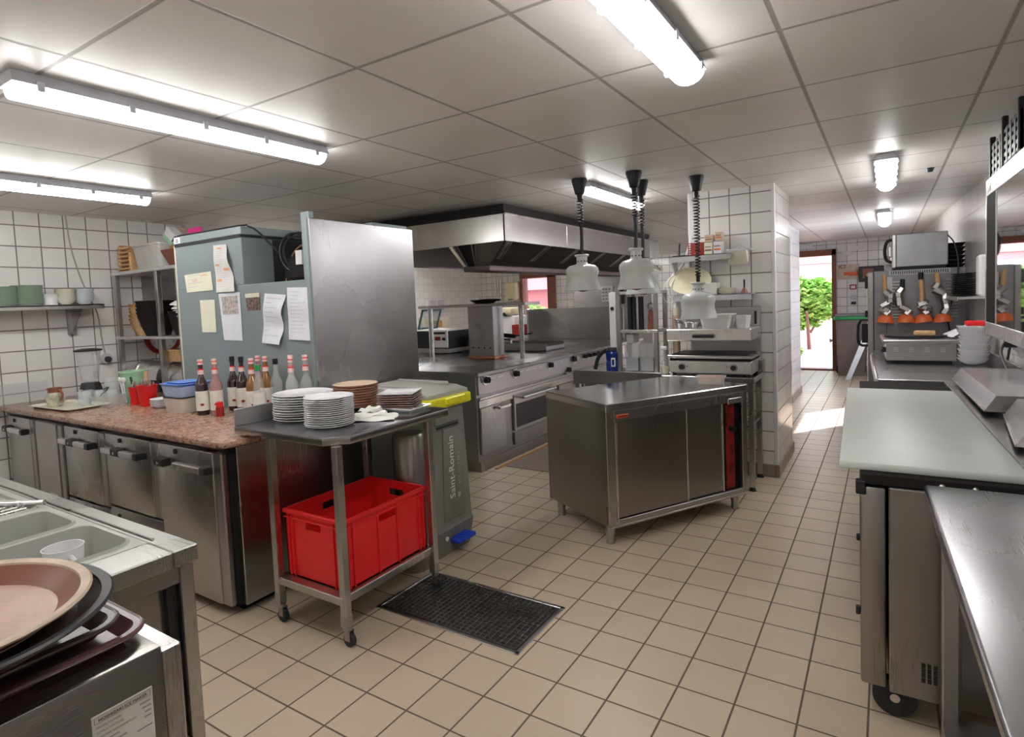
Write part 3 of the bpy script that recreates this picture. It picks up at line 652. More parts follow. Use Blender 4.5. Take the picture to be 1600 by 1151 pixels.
# under the rack
dm = None
for k, (x, lb) in enumerate(((-5.42, 'domed steel roll top dish at the left beneath the rack'), (-4.90, 'domed steel roll top dish at the right beneath the rack'))):
    t = thing('chafing_dish', lb, 'chafing dish', (x, 2.68, GZ), group='roll top dishes beneath the rack')
    part(t, 'base_frame', 'black', B(x - .21, x + .21, 2.56, 2.80, GZ, GZ + .10, .01))
    part(t, 'roll_top', 'steel_l', PRX([(2.68 + .13 * math.cos(a), GZ + .10 + .15 * math.sin(a)) for a in [PI * i / 12 for i in range(13)]], x - .20, x + .20))
    parts(t, 'end_ring', 'steel_l', *[TB([(x + s * .203, 2.68 + .135 * math.cos(a), GZ + .10 + .155 * math.sin(a)) for a in [PI * i / 12 for i in range(13)]], .008) for s in (-1, 1)])
solo('bread_basket', 'rectangular wicker bread basket resting on the domed dish', 'basket', 'wickl', XF(T4(Vector((-4.90, 2.69, GZ + .262))), BOXT(.21, .13, .10, .02)), loc=(-4.9, 2.66, GZ + .26))
ck = thing('wall_clock', 'round red rimmed wall clock half hidden behind the rack', 'clock', (-5.83, 2.93, 1.40))
part(ck, 'rim', 'redd', XF(T4(Vector((-5.828, 2.93, 1.38))) @ RY(PI / 2), L([(0, 0), (.17, 0), (.17, .025), (.135, .035), (.13, .02), (0, .02)], seg=40)))
fc = part(ck, 'dial', 'sign', XF(T4(Vector((-5.808, 2.93, 1.38))) @ RY(PI / 2), CY(0, 0, 0, .004, .132)))
for n in range(1, 13):
    a = PI / 2 - n * PI / 6
    part(fc, 'numeral', 'ink', TXT(str(n), .045, T4(Vector((-5.803, 2.93 + .105 * math.cos(a), 1.365 + .105 * math.sin(a)))) @ FXP, .0005))
ps = thing('paper_notice', 'grey paper notice with printed dates on the left wall', 'notice', (-5.83, 2.97, 1.8))
part(ps, 'sheet', simple('grey_poster', (.40, .37, .38), .7), B(-5.828, -5.822, 2.78, 3.17, 1.62, 2.02))
for k, s in enumerate(('25 JUIN 22', '9 JUILLET 22', '', 'UN MISE EN')):
    if s: part(ps, 'lettering', 'ink', TXT(s, .046, T4(Vector((-5.82, 2.98, 1.90 - k * .058))) @ FXP, .0005))

# ------------------------------------------------------------------ galvanised cold cabinet with papers, steel end panel
FY = 2.42; FL, FR_ = -4.53, -2.985; NX0, NZ = -3.69, 1.765; TZ = 2.16
cc = thing('cold_cabinet', 'tall galvanised blue grey cabinet with papers behind the bottles', 'cabinet', (-3.75, 2.9, 0))
part(cc, 'body', 'galv', B(FL, FR_, FY, 3.30, 0, NZ, .004), B(FL, NX0, FY, 3.30, NZ, TZ - .07, .003), B(NX0, FR_, 3.10, 3.30, NZ, TZ - .07), B(FR_ - .075, FR_, FY, FY + .04, NZ, TZ + .02, .002))
part(cc, 'top_band', 'galv', B(FL, NX0 + .02, FY - .012, 3.30, TZ - .055, TZ, .004), B(NX0 + .02, FR_, 2.95, 3.30, TZ - .055, TZ, .003))
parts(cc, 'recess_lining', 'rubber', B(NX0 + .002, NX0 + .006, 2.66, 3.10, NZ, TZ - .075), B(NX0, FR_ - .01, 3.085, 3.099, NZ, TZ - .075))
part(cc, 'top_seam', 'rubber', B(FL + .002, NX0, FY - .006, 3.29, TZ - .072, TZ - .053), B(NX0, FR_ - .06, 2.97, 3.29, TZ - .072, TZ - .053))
part(cc, 'corner_strip', 'creamp', B(FL - .012, FL, FY - .004, FY + .03, .93, TZ - .06, .002))
part(cc, 'number_tag', 'sign', B(FL + .02, FL + .10, FY - .0145, FY - .011, TZ - .05, TZ - .005))
part(cc, 'number', 'inkb', TXT('33', .04, T4(Vector((FL + .06, FY - .016, TZ - .043))) @ FYN, .0005))
cu = part(cc, 'compressor', 'blackm', B(NX0 + .34, FR_ - .09, 2.70, 3.08, NZ + .002, NZ + .30, .03, 2), CY(-3.30, 2.62, NZ + .002, NZ + .15, .075), B(NX0 + .26, NX0 + .36, 2.55, 2.68, NZ + .002, NZ + .10, .01), B(NX0 + .42, FR_ - .08, 2.46, 2.52, NZ + .002, NZ + .16, .02))
part(cu, 'rating_tag', 'sign', B(-3.17, -3.11, 2.450, 2.459, NZ + .10, NZ + .19))
parts(cc, 'pipe', 'copper', TB([(NX0 + .32, 2.6, NZ + .015), (-3.3, 2.5, NZ + .02), (-3.2, 2.52, NZ + .05), (-3.08, 2.46, NZ + .03)], .008, smooth=2), TB([(NX0 + .28, 2.55, NZ + .01), (NX0 + .28, 2.6, NZ + .18), (-3.3, 2.6, NZ + .25), (-3.1, 2.62, NZ + .27)], .006, smooth=2))
cbl = solo('coiled_cable', 'black cable coil hanging in the open corner of the cold cabinet', 'cable', 'black',
     *[TB([(-3.24 + .10 * rr_ * math.cos(a) * .7, 2.50 + .06 * math.cos(a) + k * .02, 1.95 + .125 * rr_ * math.sin(a)) for a in [2 * PI * i / 20 for i in range(20)]], .007, closed=True) for k, rr_ in enumerate((1, .85, 1.06))],
     TB([(-3.66, 2.46, TZ + .0), (-3.56, 2.45, TZ - .03), (-3.42, 2.47, 2.0), (-3.30, 2.50, 1.90), (-3.2, 2.52, 1.84)], .007, smooth=2),
     TB([(-3.08, 2.5, 1.80), (-3.09, 2.48, 2.02), (-3.09, 2.5, 2.12), (-3.15, 2.7, 2.15)], .007, smooth=2), loc=(-3.2, 2.5, 1.77))
solo('top_cable', 'black cable lying along the top edge of the cold cabinet', 'cable', 'black', TB([(FL + .0, FY - .02, TZ - .03), (FL + .02, FY, TZ + .012), (FL + .3, FY + .01, TZ + .008), (NX0 - .02, FY + .01, TZ + .01), (NX0 + .02, FY + .04, TZ + .01)], .006, smooth=1), loc=(FL + .3, FY, TZ))
pn = thing('steel_end_panel', 'tall brushed steel end panel beside the cold cabinet', 'panel', (-2.96, 2.9, 0))
part(pn, 'panel_face', steel('streaky_brushed_steel', (.50, .485, .505), .27, axis='z', smear=.92, var=.10), B(-2.983, -2.955, 2.395, 3.33, 0, 2.135, .004))
part(pn, 'edge_strip', 'galv', B(-2.985, -2.957, 2.375, 2.394, .93, 2.135, .002))
# papers on the cabinet (x-z corners on the front face), slightly proud
def sheet(name, label, pts, mat, lines=0, ink='ink', curl=.0, cat='paper', extra=None, il=.6):
    c = [(x * 1.052, 1.573 + (z - 1.573) * 1.052) for x, z in pts]      # tl tr br bl
    bm = bmesh.new(); n = 10; g = []
    for i in range(n + 1):
        row = []
        for jj in range(5):
            u, v = jj / 4, i / n
            x = (c[0][0] * (1 - u) + c[1][0] * u) * (1 - v) + (c[3][0] * (1 - u) + c[2][0] * u) * v
            zz = (c[0][1] * (1 - u) + c[1][1] * u) * (1 - v) + (c[3][1] * (1 - u) + c[2][1] * u) * v
            y = FY - .004 - curl * (math.sin(PI * v * 1.5) ** 2) * (.3 + .7 * u)
            row.append((x, y, zz))
        g.append(row)
    a = [[bm.verts.new(p) for p in r] for r in g]; b = [[bm.verts.new((p[0], p[1] + .0012, p[2])) for p in r] for r in g]
    for i in range(n):
        for jj in range(4):
            bm.faces.new((a[i][jj], a[i + 1][jj], a[i + 1][jj + 1], a[i][jj + 1])); bm.faces.new((b[i][jj], b[i][jj + 1], b[i + 1][jj + 1], b[i + 1][jj]))
    for i in range(n): bm.faces.new((a[i][0], b[i][0], b[i + 1][0], a[i + 1][0])); bm.faces.new((a[i][4], a[i + 1][4], b[i + 1][4], b[i][4]))
    cx = sum(p[0] for p in c) / 4; cz = sum(p[1] for p in c) / 4
    t = thing(name, label, cat, (cx, FY - .004, cz)); part(t, 'sheet', mat, bm)
    rnd = random.Random(len(label))
    def strip(v, u0, u1, h, mt, nm='print_line'):
        i = v * n; k = int(min(n - 1, i)); f = i - k
        def P(u, vv):
            x = (c[0][0] * (1 - u) + c[1][0] * u) * (1 - vv) + (c[3][0] * (1 - u) + c[2][0] * u) * vv
            zz = (c[0][1] * (1 - u) + c[1][1] * u) * (1 - vv) + (c[3][1] * (1 - u) + c[2][1] * u) * vv
            y = FY - .0048 - curl * (math.sin(PI * vv * 1.5) ** 2) * (.3 + .7 * u); return x, y, zz
        q = bmesh.new(); vs = [q.verts.new(P(u, vv)) for u, vv in ((u0, v), (u0, v + h), (u1, v + h), (u1, v))]; q.faces.new(vs); return q
    if lines: part(t, 'print', ink, *[strip(.08 + .84 * k / lines, .1, .1 + il * rnd.uniform(.4, 1.25), .3 / lines * .4, ink) for k in range(lines)])
    if extra:
        for nm, mt, bits in extra: part(t, nm, mt, *[strip(v, u0, u1, h, mt) for v, h, u0, u1 in bits])
    return t
grey_l = simple('faint_grey_print', (.55, .57, .62), .8)
sheet('paper_note', 'cream landscape note, leftmost on the cold cabinet', [(-4.201, 1.857), (-3.871, 1.865), (-3.856, 1.736), (-4.184, 1.733)], 'paperc', 4, grey_l, extra=[('orange_mark', simple('faint_orange', (.82, .60, .44), .8), [(.35, .10, .25, .45), (.1, .1, .6, .85)])])
sheet('paper_notice', 'white sheet with orange headings, highest on the cold cabinet', [(-3.819, 2.035), (-3.67, 2.03), (-3.585, 1.715), (-3.812, 1.717)], 'paperp', 18, grey_l, .02, extra=[('orange_heading', 'inko', [(.06, .03, .25, .6), (.40, .045, .1, .35), (.50, .05, .55, .9), (.72, .05, .08, .35)])], il=.65)
sheet('paper_note', 'pale yellow portrait note at the lower left of the cold cabinet', [(-4.029, 1.673), (-3.849, 1.671), (-3.854, 1.447), (-4.026, 1.449)], 'paperc', 0)
sheet('photo_sheet', 'white sheet with a faded group picture on the cold cabinet', [(-3.798, 1.708), (-3.557, 1.71), (-3.559, 1.39), (-3.769, 1.395)], 'paper', 0, extra=[('faded_picture', simple('faded_picture_print', (.50, .44, .40), .7, var=.5, vs=45), [(.07, .38, .12, .9)])])
sheet('photograph', 'small dark photograph pinned below the open corner', [(-3.50, 1.695), (-3.346, 1.697), (-3.352, 1.587), (-3.487, 1.586)], simple('dark_photo_print', (.16, .11, .09), .5, var=1.0, vs=55), 0, extra=[('pale_border', 'creamp', [(.0, .25, .0, 1)])], cat='photo')
sheet('letter', 'curled letter with a torn corner on the cold cabinet', [(-3.294, 1.69), (-3.085, 1.672), (-3.145, 1.367), (-3.341, 1.378)], 'paper', 9, grey_l, .03)
sheet('letter', 'folded letter nearest the steel end panel', [(-3.07, 1.716), (-2.85, 1.707), (-2.862, 1.391), (-3.077, 1.399)], 'paper', 12, grey_l, .012)

# ------------------------------------------------------------------ rolling steel cart
ct = thing('rolling_cart', 'steel rolling table with plates on top and a red crate below', 'cart', (-2.4, 2.15, 0))
TX0, TX1, TY0, TY1 = -2.86, -2.09, 1.765, 2.60
part(ct, 'table_top', steel('cart_top_steel', (.40, .40, .41), .22, axis='y', smear=.86), PR([(TX0, TY0), (TX1 - .09, TY0), (TX1, TY0 + .09), (TX1, TY1 - .02), (TX1 - .02, TY1), (TX0, TY1)], .945, .985, .004))
part(ct, 'upstand', 'steelx', B(TX0, TX0 + .012, TY0, TY1, .985, 1.075, .003))
for x, y in ((-2.60, 1.79), (-2.125, 1.80), (-2.60, 2.43), (-2.12, 2.43)):
    lg = part(ct, 'leg', 'steel', B(x - .019, x + .019, y - .019, y + .019, .125, .945, .003))
    cs = part(ct, 'caster', 'steel_d', B(x - .021, x + .021, y - .021, y + .021, .09, .15, .003), CY(x + .005, y, .075, .092, .02), B(x - .004, x + .03, y - .016, y - .012, .03, .08), B(x - .004, x + .03, y + .012, y + .016, .03, .08))
    part(cs, 'wheel', 'rubber', CB((x + .016, y - .011, .0325), (x + .016, y + .011, .0325), .032, seg=24))
part(ct, 'lower_shelf', 'steel', B(-2.60, -2.12, 1.775, 2.45, .195, .235, .004))
# red crate
cr = thing('plastic_crate', 'red plastic euro crate on the lower shelf of the cart', 'crate', (-2.36, 2.12, .236))
X0, X1, Y0, Y1, Z0, Z1 = -2.575, -2.155, 1.83, 2.42, .2365, .575
w_ = .006
def side(bx, hole):                                  # bx: function (a0,a1,z0,z1) -> box in the wall plane; a along the wall
    a0, a1, hw = hole; mid = (a0 + a1) / 2; hz0, hz1 = Z1 - .085, Z1 - .045
    return [bx(a0, a1, Z0, hz0), bx(a0, mid - hw, hz0, hz1), bx(mid + hw, a1, hz0, hz1), bx(a0, a1, hz1, Z1)]
part(cr, 'crate_wall', 'red', *side(lambda a, b, c, d: B(a, b, Y0, Y0 + w_, c, d), (X0, X1, .055)), label='short side wall with handle slot')
part(cr, 'crate_wall', 'red', *side(lambda a, b, c, d: B(a, b, Y1 - w_, Y1, c, d), (X0, X1, .055)))
part(cr, 'crate_wall', 'red', *side(lambda a, b, c, d: B(X1 - w_, X1, a, b, c, d), (Y0, Y1, .065)), label='long side wall with handle slot')
part(cr, 'crate_wall', 'red', *side(lambda a, b, c, d: B(X0, X0 + w_, a, b, c, d), (Y0, Y1, .065)))
part(cr, 'crate_floor', 'red', B(X0, X1, Y0, Y1, Z0, Z0 + .006))
o_ = .010
part(cr, 'rim', 'red', B(X0 - o_, X1 + o_, Y0 - o_, Y0, Z1 - .02, Z1, .002), B(X0 - o_, X1 + o_, Y1, Y1 + o_, Z1 - .02, Z1, .002), B(X0 - o_, X0, Y0, Y1, Z1 - .02, Z1, .002), B(X1, X1 + o_, Y0, Y1, Z1 - .02, Z1, .002),
     B(X0 - o_ * .7, X1 + o_ * .7, Y0 - o_ * .7, Y0, Z1 - .045, Z1 - .038, .001), B(X1, X1 + o_ * .7, Y0, Y1, Z1 - .045, Z1 - .038, .001))
parts(cr, 'rib', 'red', *[B(x - .004, x + .004, Y0 - .008, Y0, Z0, Z1 - .02, .001) for x in (X0 + .03, X0 + .06, X1 - .06, X1 - .03)], *[B(X1, X1 + .008, y - .004, y + .004, Z0, Z1 - .02, .001) for y in (Y0 + .03, Y0 + .06, 2.125 - .07, 2.125 + .07, Y1 - .06, Y1 - .03)])
# plates on the cart
PZ = .9855
p = solo('dinner_plate', 'x', 'plate', 'white', plate_bm(.158, .016, seg=56))
stack(p, 11, .0128, T4(Vector((-2.655, 2.045, PZ))), 'large white plate in the taller left stack on the cart', 'large white plates in the left cart stack', top='topmost large white plate, left stack on the cart', bot='lowest large white plate, left stack on the cart', jit=.005, seed=11)
p = solo('dinner_plate', 'x', 'plate', 'white', plate_bm(.122, .015, seg=56))
stack(p, 15, .0098, T4(Vector((-2.355, 1.965, PZ))), 'round white plate in the front stack nearest the cart corner', 'round white plates in the front cart stack', top='topmost round white plate, front stack on the cart', bot='lowest round white plate, front stack on the cart', jit=.003, seed=12)
tp = thing('rimmed_plate', 'x', 'plate')
part(tp, 'plate_body', 'terrab', L([(0, 0), (.08, 0), (.128, .013), (.132, .021), (.128, .023), (.12, .015), (.09, .006), (0, .006)], seg=48))
part(tp, 'brown_rim', 'terra', L([(.1295, .012), (.1335, .018), (.1325, .0225), (.1285, .0195)], seg=48))
stack(tp, 9, .0150, T4(Vector((-2.66, 2.42, PZ))), 'tan plate with brown rim in the stack behind the white plates', 'tan plates with brown rims', top='topmost tan plate with brown rim', bot='lowest tan plate with brown rim', seed=13)
solo('serving_dish', 'white rectangular dish beneath the square brown plates', 'dish', 'white', XF(T4(Vector((-2.30, 2.45, PZ))) @ RZ(.1), TRAY(.24, .20, .02, .015)), loc=(-2.30, 2.45, PZ))
sq = solo('square_plate', 'x', 'plate', 'mauve', LOFT([[(x, y, zz) for x, y in rr(-w, w, -w, w, .008, 2)] for w, zz in ((.07, 0), (.105, .014), (.105, .018), (.075, .006))]))
stack(sq, 6, .0125, T4(Vector((-2.33, 2.45, PZ + .012))) @ RZ(.45), 'square mauve brown plate in the stack on the white dish', 'square brown plates', jit=.004, seed=14, bot='lowest square mauve brown plate')
solo('square_plate', 'square plate with white face, topmost of the square brown plates', 'plate', 'white', XF(T4(Vector((-2.33, 2.45, PZ + .012 + 6 * .0125))) @ RZ(.45), LOFT([[(x, y, zz) for x, y in rr(-w, w, -w, w, .008, 2)] for w, zz in ((.07, 0), (.102, .014), (.104, .018), (.075, .006))])), loc=(-2.33, 2.45, PZ + .08))
solo('napkin', 'crumpled white cloth between the plate stacks on the cart', 'cloth', 'cloth', XF(T4(Vector((-2.27, 2.20, PZ + .004))) @ RZ(.6), cloth_bm(.24, .17, .012, 1, .004, 1)), XF(T4(Vector((-2.31, 2.22, PZ + .016))) @ RZ(1.0), cloth_bm(.17, .12, .014, 1, .006, 4)), XF(T4(Vector((-2.36, 2.23, PZ + .03))) @ RZ(.2), cloth_bm(.09, .10, .02, 1, .006, 2)), loc=(-2.28, 2.2, PZ))

# ------------------------------------------------------------------ bins behind the cart
bn = thing('pedal_bin', 'grey pedal bin with yellow rim behind the cart', 'bin', (-2.58, 2.90, 0))
def blp(z, x0, x1, y0, y1, r=.03): return [(x, y, z) for x, y in rr(x0, x1, y0, y1, r, 3)]
part(bn, 'bin_body', 'bing', LOFT([blp(.0, -2.86, -2.33, 2.69, 3.06), blp(.17, -2.86, -2.30, 2.68, 3.07), blp(.19, -2.86, -2.31, 2.685, 3.065), blp(.94, -2.86, -2.32, 2.70, 3.03)]))
part(bn, 'front_panel', 'bing', PRX([(2.76, .22), (2.98, .22), (2.965, .80), (2.79, .80)], -2.318, -2.305, .004), B(-2.325, -2.308, 2.72, 2.96, .83, .90, .006))
part(bn, 'panel_recess', 'rubber', B(-2.315, -2.3035, 2.735, 2.94, .812, .822))
part(bn, 'yellow_rim', 'yellow', B(-2.87, -2.29, 2.655, 3.075, .935, 1.0, .012, 2), B(-2.30, -2.28, 2.80, 3.0, .95, .995, .006))
part(bn, 'lid', 'binl', PRY([(-2.88, 1.0), (-2.31, 1.0), (-2.31, 1.025), (-2.40, 1.045), (-2.88, 1.06)], 2.665, 3.065, .006))
parts(bn, 'lid_ridge', 'binl', B(-2.86, -2.42, 2.72, 2.74, 1.045, 1.07, .006), B(-2.86, -2.42, 2.99, 3.01, 1.045, 1.07, .006))
part(bn, 'pedal', 'bluep', B(-2.315, -2.235, 2.81, 2.99, .075, .105, .012, 2, T4(Vector((0, 0, 0)))), *[B(-2.31, -2.24, y, y + .008, .104, .109) for y in (2.83, 2.86, 2.89, 2.92, 2.95)])
part(bn, 'screw', 'whitep', CB((-2.30, 2.765, .12), (-2.293, 2.765, .12), .014))
VT = Matrix(((0, 0, 1, 0), (0, -1, 0, 0), (1, 0, 0, 0), (0, 0, 0, 1)))
VT = T4(Vector((0, 0, 0))) @ Matrix(((0, 0, 1, 0), (0, -1, 0, 0), (1, 0, 0, 0), (0, 0, 0, 1)))
def vtxt(s, size, y, z, sp=1): # text running upwards on a +X face
    return TXT(s, size, T4(Vector((-2.303, y, z))) @ FXP @ RZ(PI / 2), .0006)
part(bn, 'lettering', 'whitep', vtxt('Saint-Romain', .075, 2.875, .55)); part(bn, 'small_lettering', 'binl', vtxt('H Y G I E N E', .036, 2.935, .53), B(-2.304, -2.302, 2.90, 2.93, .345, .375))
solo('round_bin', 'tall round dark grey bin between the cart and the pedal bin', 'bin', 'steel_cab', L([(0, 0), (.09, 0), (.098, .05), (.10, .80), (.09, .82), (0, .82)], -2.395, 2.575, 40), loc=(-2.395, 2.575, 0))

# ------------------------------------------------------------------ floor grate and mat
gt = thing('floor_drain', 'rectangular steel drain grate set in the tiled floor', 'drain', (-1.83, 2.34, 0))
gx0, gx1, gy0, gy1 = -2.26, -1.385, 2.115, 2.575
part(gt, 'frame', 'steel', B(gx0, gx1, gy0, gy0 + .02, -.01, .006, .002), B(gx0, gx1, gy1 - .02, gy1, -.01, .006, .002), B(gx0, gx0 + .02, gy0, gy1, -.01, .006, .002), B(gx1 - .02, gx1, gy0, gy1, -.01, .006, .002))
part(gt, 'pit', 'darkm', B(gx0 + .02, gx1 - .02, gy0 + .02, gy1 - .02, -.005, .0012))
nx, ny = 28, 15
part(gt, 'grating', 'steel', *[B(gx0 + .03 + (gx1 - gx0 - .06) * i / nx - .0022, gx0 + .03 + (gx1 - gx0 - .06) * i / nx + .0022, gy0 + .03, gy1 - .03, .001, .009) for i in range(nx + 1)],
     *[B(gx0 + .03, gx1 - .03, gy0 + .03 + (gy1 - gy0 - .06) * i / ny - .0015, gy0 + .03 + (gy1 - gy0 - .06) * i / ny + .0015, .001, .007) for i in range(ny + 1)])
solo('floor_mat', 'flat brown mat on the tiles in front of the range', 'mat', 'brown_tile', B(-3.08, -2.55, 4.62, 6.2, .001, .008, .003), loc=(-2.8, 5.4, 0))
solo('floor_strip', 'terracotta edging strip on the tiles along the range plinth', 'strip', simple('terracotta_strip', (.50, .27, .12), .6), B(-3.115, -3.085, 4.5, 8.0, .001, .01), loc=(-3.1, 6, 0))

# ------------------------------------------------------------------ range
RGX, RY0, RY1, RT = -3.15, 4.33, 8.62, .935
rg = thing('cooking_range', 'long steel cooking range with a row of black knobs', 'range', (-4.2, 6.4, 0))
part(rg, 'plinth', 'steel_cab', B(-5.20, RGX - .01, RY0 + .02, RY1, 0, .10, .004))
part(rg, 'body', 'steel_d', B(-5.22, RGX - .02, RY0, RY1, .10, .895, .004))
part(rg, 'top', 'steel_table', B(-5.25, RGX + .03, RY0 - .03, RY1 + .02, .895, RT, .006))
part(rg, 'control_band', steel('pinkish_steel', (.50, .475, .485), .34, axis='y'), B(RGX - .03, RGX, RY0 + .015, RY1 - .02, .72, .89, .004))
part(rg, 'rail_band', 'steely', B(RGX - .02, RGX + .012, RY0 + .015, RY1 - .02, .675, .70, .004), B(RGX - .03, RGX - .004, RY0 + .02, RY1 - .02, .60, .67, .003))
part(rg, 'hotplate', 'steel_top', B(-4.95, -4.10, 4.42, 4.85, RT + .0005, RT + .004)); part(rg, 'grill_grate', 'darkm', B(-4.75, -4.15, 4.48, 4.62, RT + .004, RT + .009))
for k, (y, z, s) in enumerate(((4.46, .853, 1), (4.98, .848, 1), (5.70, .853, 1), (6.28, .86, 1), (6.13, .75, 1), (6.58, .86, .8), (6.72, .86, .8), (6.86, .86, .8), (7.00, .86, .8), (7.14, .86, .8))):
    kn = part(rg, 'knob', 'black', CB((RGX - .001, y, z), (RGX + .045, y, z), .034 * s, .026 * s, 20), B(RGX + .03, RGX + .055, y - .006, y + .006, z - .026 * s, z + .026 * s, .003))
    part(kn, 'knob_ring', 'steel_l', CB((RGX - .001, y, z), (RGX + .006, y, z), .050 * s, seg=24))
part(rg, 'print_mark', 'whitep', *[B(RGX - .001, RGX + .0012, y, y + .075, z, z + .007) for y, z in ((4.55, .85), (4.68, .85), (5.08, .85), (5.2, .85), (5.33, .85), (5.46, .85), (5.8, .853), (5.95, .853), (6.3, .80), (6.4, .855))])
part(rg, 'meter_panel', 'steel_l', B(RGX, RGX + .004, 7.45, 7.95, .76, .88, .002)); part(rg, 'meter_slot', 'black', B(RGX + .004, RGX + .008, 7.68, 7.74, .78, .865), B(RGX, RGX + .005, 8.02, 8.06, .77, .88))
y = 4.36
for k, (y0, y1, kind) in enumerate(((4.36, 4.77, 'door'), (4.93, 5.74, 'oven'), (5.90, 6.42, 'door'), (6.55, 7.3, 'oven'), (7.4, 8.5, 'door'))):
    d = part(rg, 'door' if kind == 'door' else 'oven_door', 'steel', B(RGX - .02, RGX + .006, y0, y1, .16 if kind == 'door' else .27, .60 if kind == 'door' else .64, .006))
    if kind == 'door':
        part(d, 'handle', 'steel_l', B(RGX + .006, RGX + .045, y1 - .13, y1 - .11, .55, .575, .003), B(RGX + .035, RGX + .055, y1 - .16, y1 + .04, .55, .58, .005))
    else:
        part(d, 'handle', 'steel_l', CB((RGX + .055, y0 + .10, .60), (RGX + .055, y1 - .02, .60), .016), B(RGX, RGX + .055, y0 + .10, y0 + .13, .59, .61), B(RGX, RGX + .055, y1 - .06, y1 - .03, .59, .61))
        part(d, 'dark_panel', 'ovenglass', B(RGX + .004, RGX + .009, y0 + .03, y1 - .03, .30, .54, .003))
        part(rg, 'drawer_front', 'steel_cab', B(RGX - .02, RGX + .004, y0, y1, .13, .255, .004))
sp = thing('splash_guard', 'tall steel splash guard across the far end of the range', 'splash guard', (-4.1, 8.5, RT))
part(sp, 'back_sheet', 'steelx', B(-4.83, -3.38, 8.50, 8.52, RT + .0005, 1.43, .003)); part(sp, 'side_sheet', 'steel_d', B(-4.86, -4.83, 8.1, 8.52, RT + .0005, 1.43, .003))
dc = thing('bridge_shelf', 'steel shelf raised across the range on a square column', 'shelf', (-3.9, 5.55, RT))
part(dc, 'column', 'steel', B(-4.06, -3.71, 5.45, 5.66, RT + .03, 1.53, .004)); part(dc, 'column_foot', 'copper', B(-4.08, -3.69, 5.43, 5.68, RT + .0005, RT + .035, .006))
parts(dc, 'rivet', 'black', *[CB((x, 5.449, 1.06), (x, 5.443, 1.06), .009) for x in (-4.0, -3.92, -3.84, -3.76)])
part(dc, 'shelf_board', 'steelx', B(-4.80, -3.28, 5.44, 5.78, 1.53, 1.56, .003))
for x, y, r in ((-4.66, 5.5, .03), (-3.52, 5.74, .026), (-3.46, 5.68, .012)): part(dc, 'post', 'steel_l', CB((x, y, RT + .0005), (x, y, 1.53), r))
fp = thing('black_pan', 'black pan sitting on the raised shelf over the range', 'pan', (-3.85, 5.6, 1.56))
part(fp, 'pan_body', 'blackm', L([(0, 1.561), (.10, 1.561), (.17, 1.605), (.165, 1.608), (.095, 1.567), (0, 1.567)], -3.92, 5.6)); part(fp, 'pan_lid', 'blackm', L([(0, 1.588), (.12, 1.585), (.15, 1.60), (.10, 1.612), (0, 1.615)], -3.86, 5.6))
gr = thing('griddle_tray', 'ribbed steel griddle tray lying on the middle of the range top', 'griddle', (-3.8, 6.6, RT))
part(gr, 'tray_body', 'steel_d', B(-4.35, -3.55, 6.35, 6.85, RT + .0005, RT + .012), B(-4.35, -3.55, 6.35, 6.362, RT + .0005, RT + .10, .002), B(-3.562, -3.55, 6.35, 6.85, RT + .0005, RT + .06, .002), B(-4.35, -3.55, 6.838, 6.85, RT + .0005, RT + .10, .002))
parts(gr, 'cross_bar', 'steel_l', *[B(-4.33, -3.57, 6.40 + k * .09, 6.415 + k * .09, RT + .05, RT + .06) for k in range(5)])
# things left of the column: fryer, glass lid, pans
fy = thing('fryer', 'black sided table oven with red display left of the range column', 'oven', (-4.95, 6.1, RT), T4(Vector((-.42, .55, .01))))
part(fy, 'body', 'black', B(-4.95, -4.32, 5.35, 5.9, RT + .06, 1.22, .006))
part(fy, 'foot', 'steel_d', B(-4.98, -4.28, 5.32, 5.92, RT + .0005, RT + .06, .004))
ff = part(fy, 'control_face', 'steel_l', B(-4.60, -4.30, 5.325, 5.352, RT + .07, 1.225, .004), B(-4.95, -4.30, 5.33, 5.9, 1.221, 1.232))
part(ff, 'display', 'redd', B(-4.50, -4.41, 5.318, 5.326, 1.10, 1.15, .002)); part(ff, 'dark_strip', 'ovenglass', B(-4.57, -4.33, 5.319, 5.326, 1.18, 1.21))
for x in (-4.56, -4.35): part(ff, 'knob', 'black', CB((x, 5.326, 1.12), (x, 5.30, 1.12), .018))
gl = thing('glass_cover', 'propped glass lid in a teal frame on the black oven', 'lid', (-4.95, 5.65, 1.23), T4(Vector((-.42, .55, .01))))
gm = T4(Vector((-4.86, 5.62, 1.235))) @ RY(.35)
part(gl, 'lid_frame', simple('teal_frame', (.16, .30, .32), .3), B(-.02, 0, -.2, .2, 0, .02, m=gm.copy()), B(-.02, 0, -.2, .2, .26, .28, m=gm.copy()), B(-.02, 0, -.2, -.18, 0, .28, m=gm.copy()), B(-.02, 0, .18, .2, 0, .28, m=gm.copy()))
part(gl, 'lid_glass', 'glass', B(-.012, -.008, -.19, .19, .01, .27, m=gm.copy()))
for k, (x, y, lb) in enumerate(((-4.25, 6.1, 'black frying pan leaning behind the black oven'), (-4.05, 6.35, 'black frying pan lying right of the black oven'))):
    f = thing('frying_pan', lb, 'pan', (x, y, RT + .05)); m = T4(Vector((x - .25, y + .3, RT + .16))) @ RZ(.6) @ RY(.35 if k == 0 else .15)
    part(f, 'pan_body', 'black', XF(m.copy(), L([(0, 0), (.10, 0), (.14, .04), (.136, .042), (.095, .006), (0, .006)]))); part(f, 'handle', 'black', XF(m.copy(), CB((.13, 0, .035), (.33, 0, .09), .011)))
solo('pan_support_box', 'low dark steel box carrying the frying pans on the range', 'box', 'steel_d', B(-4.74, -4.38, 6.3, 6.85, RT + .0005, RT + .14, .006), loc=(-4.5, 6.5, RT))

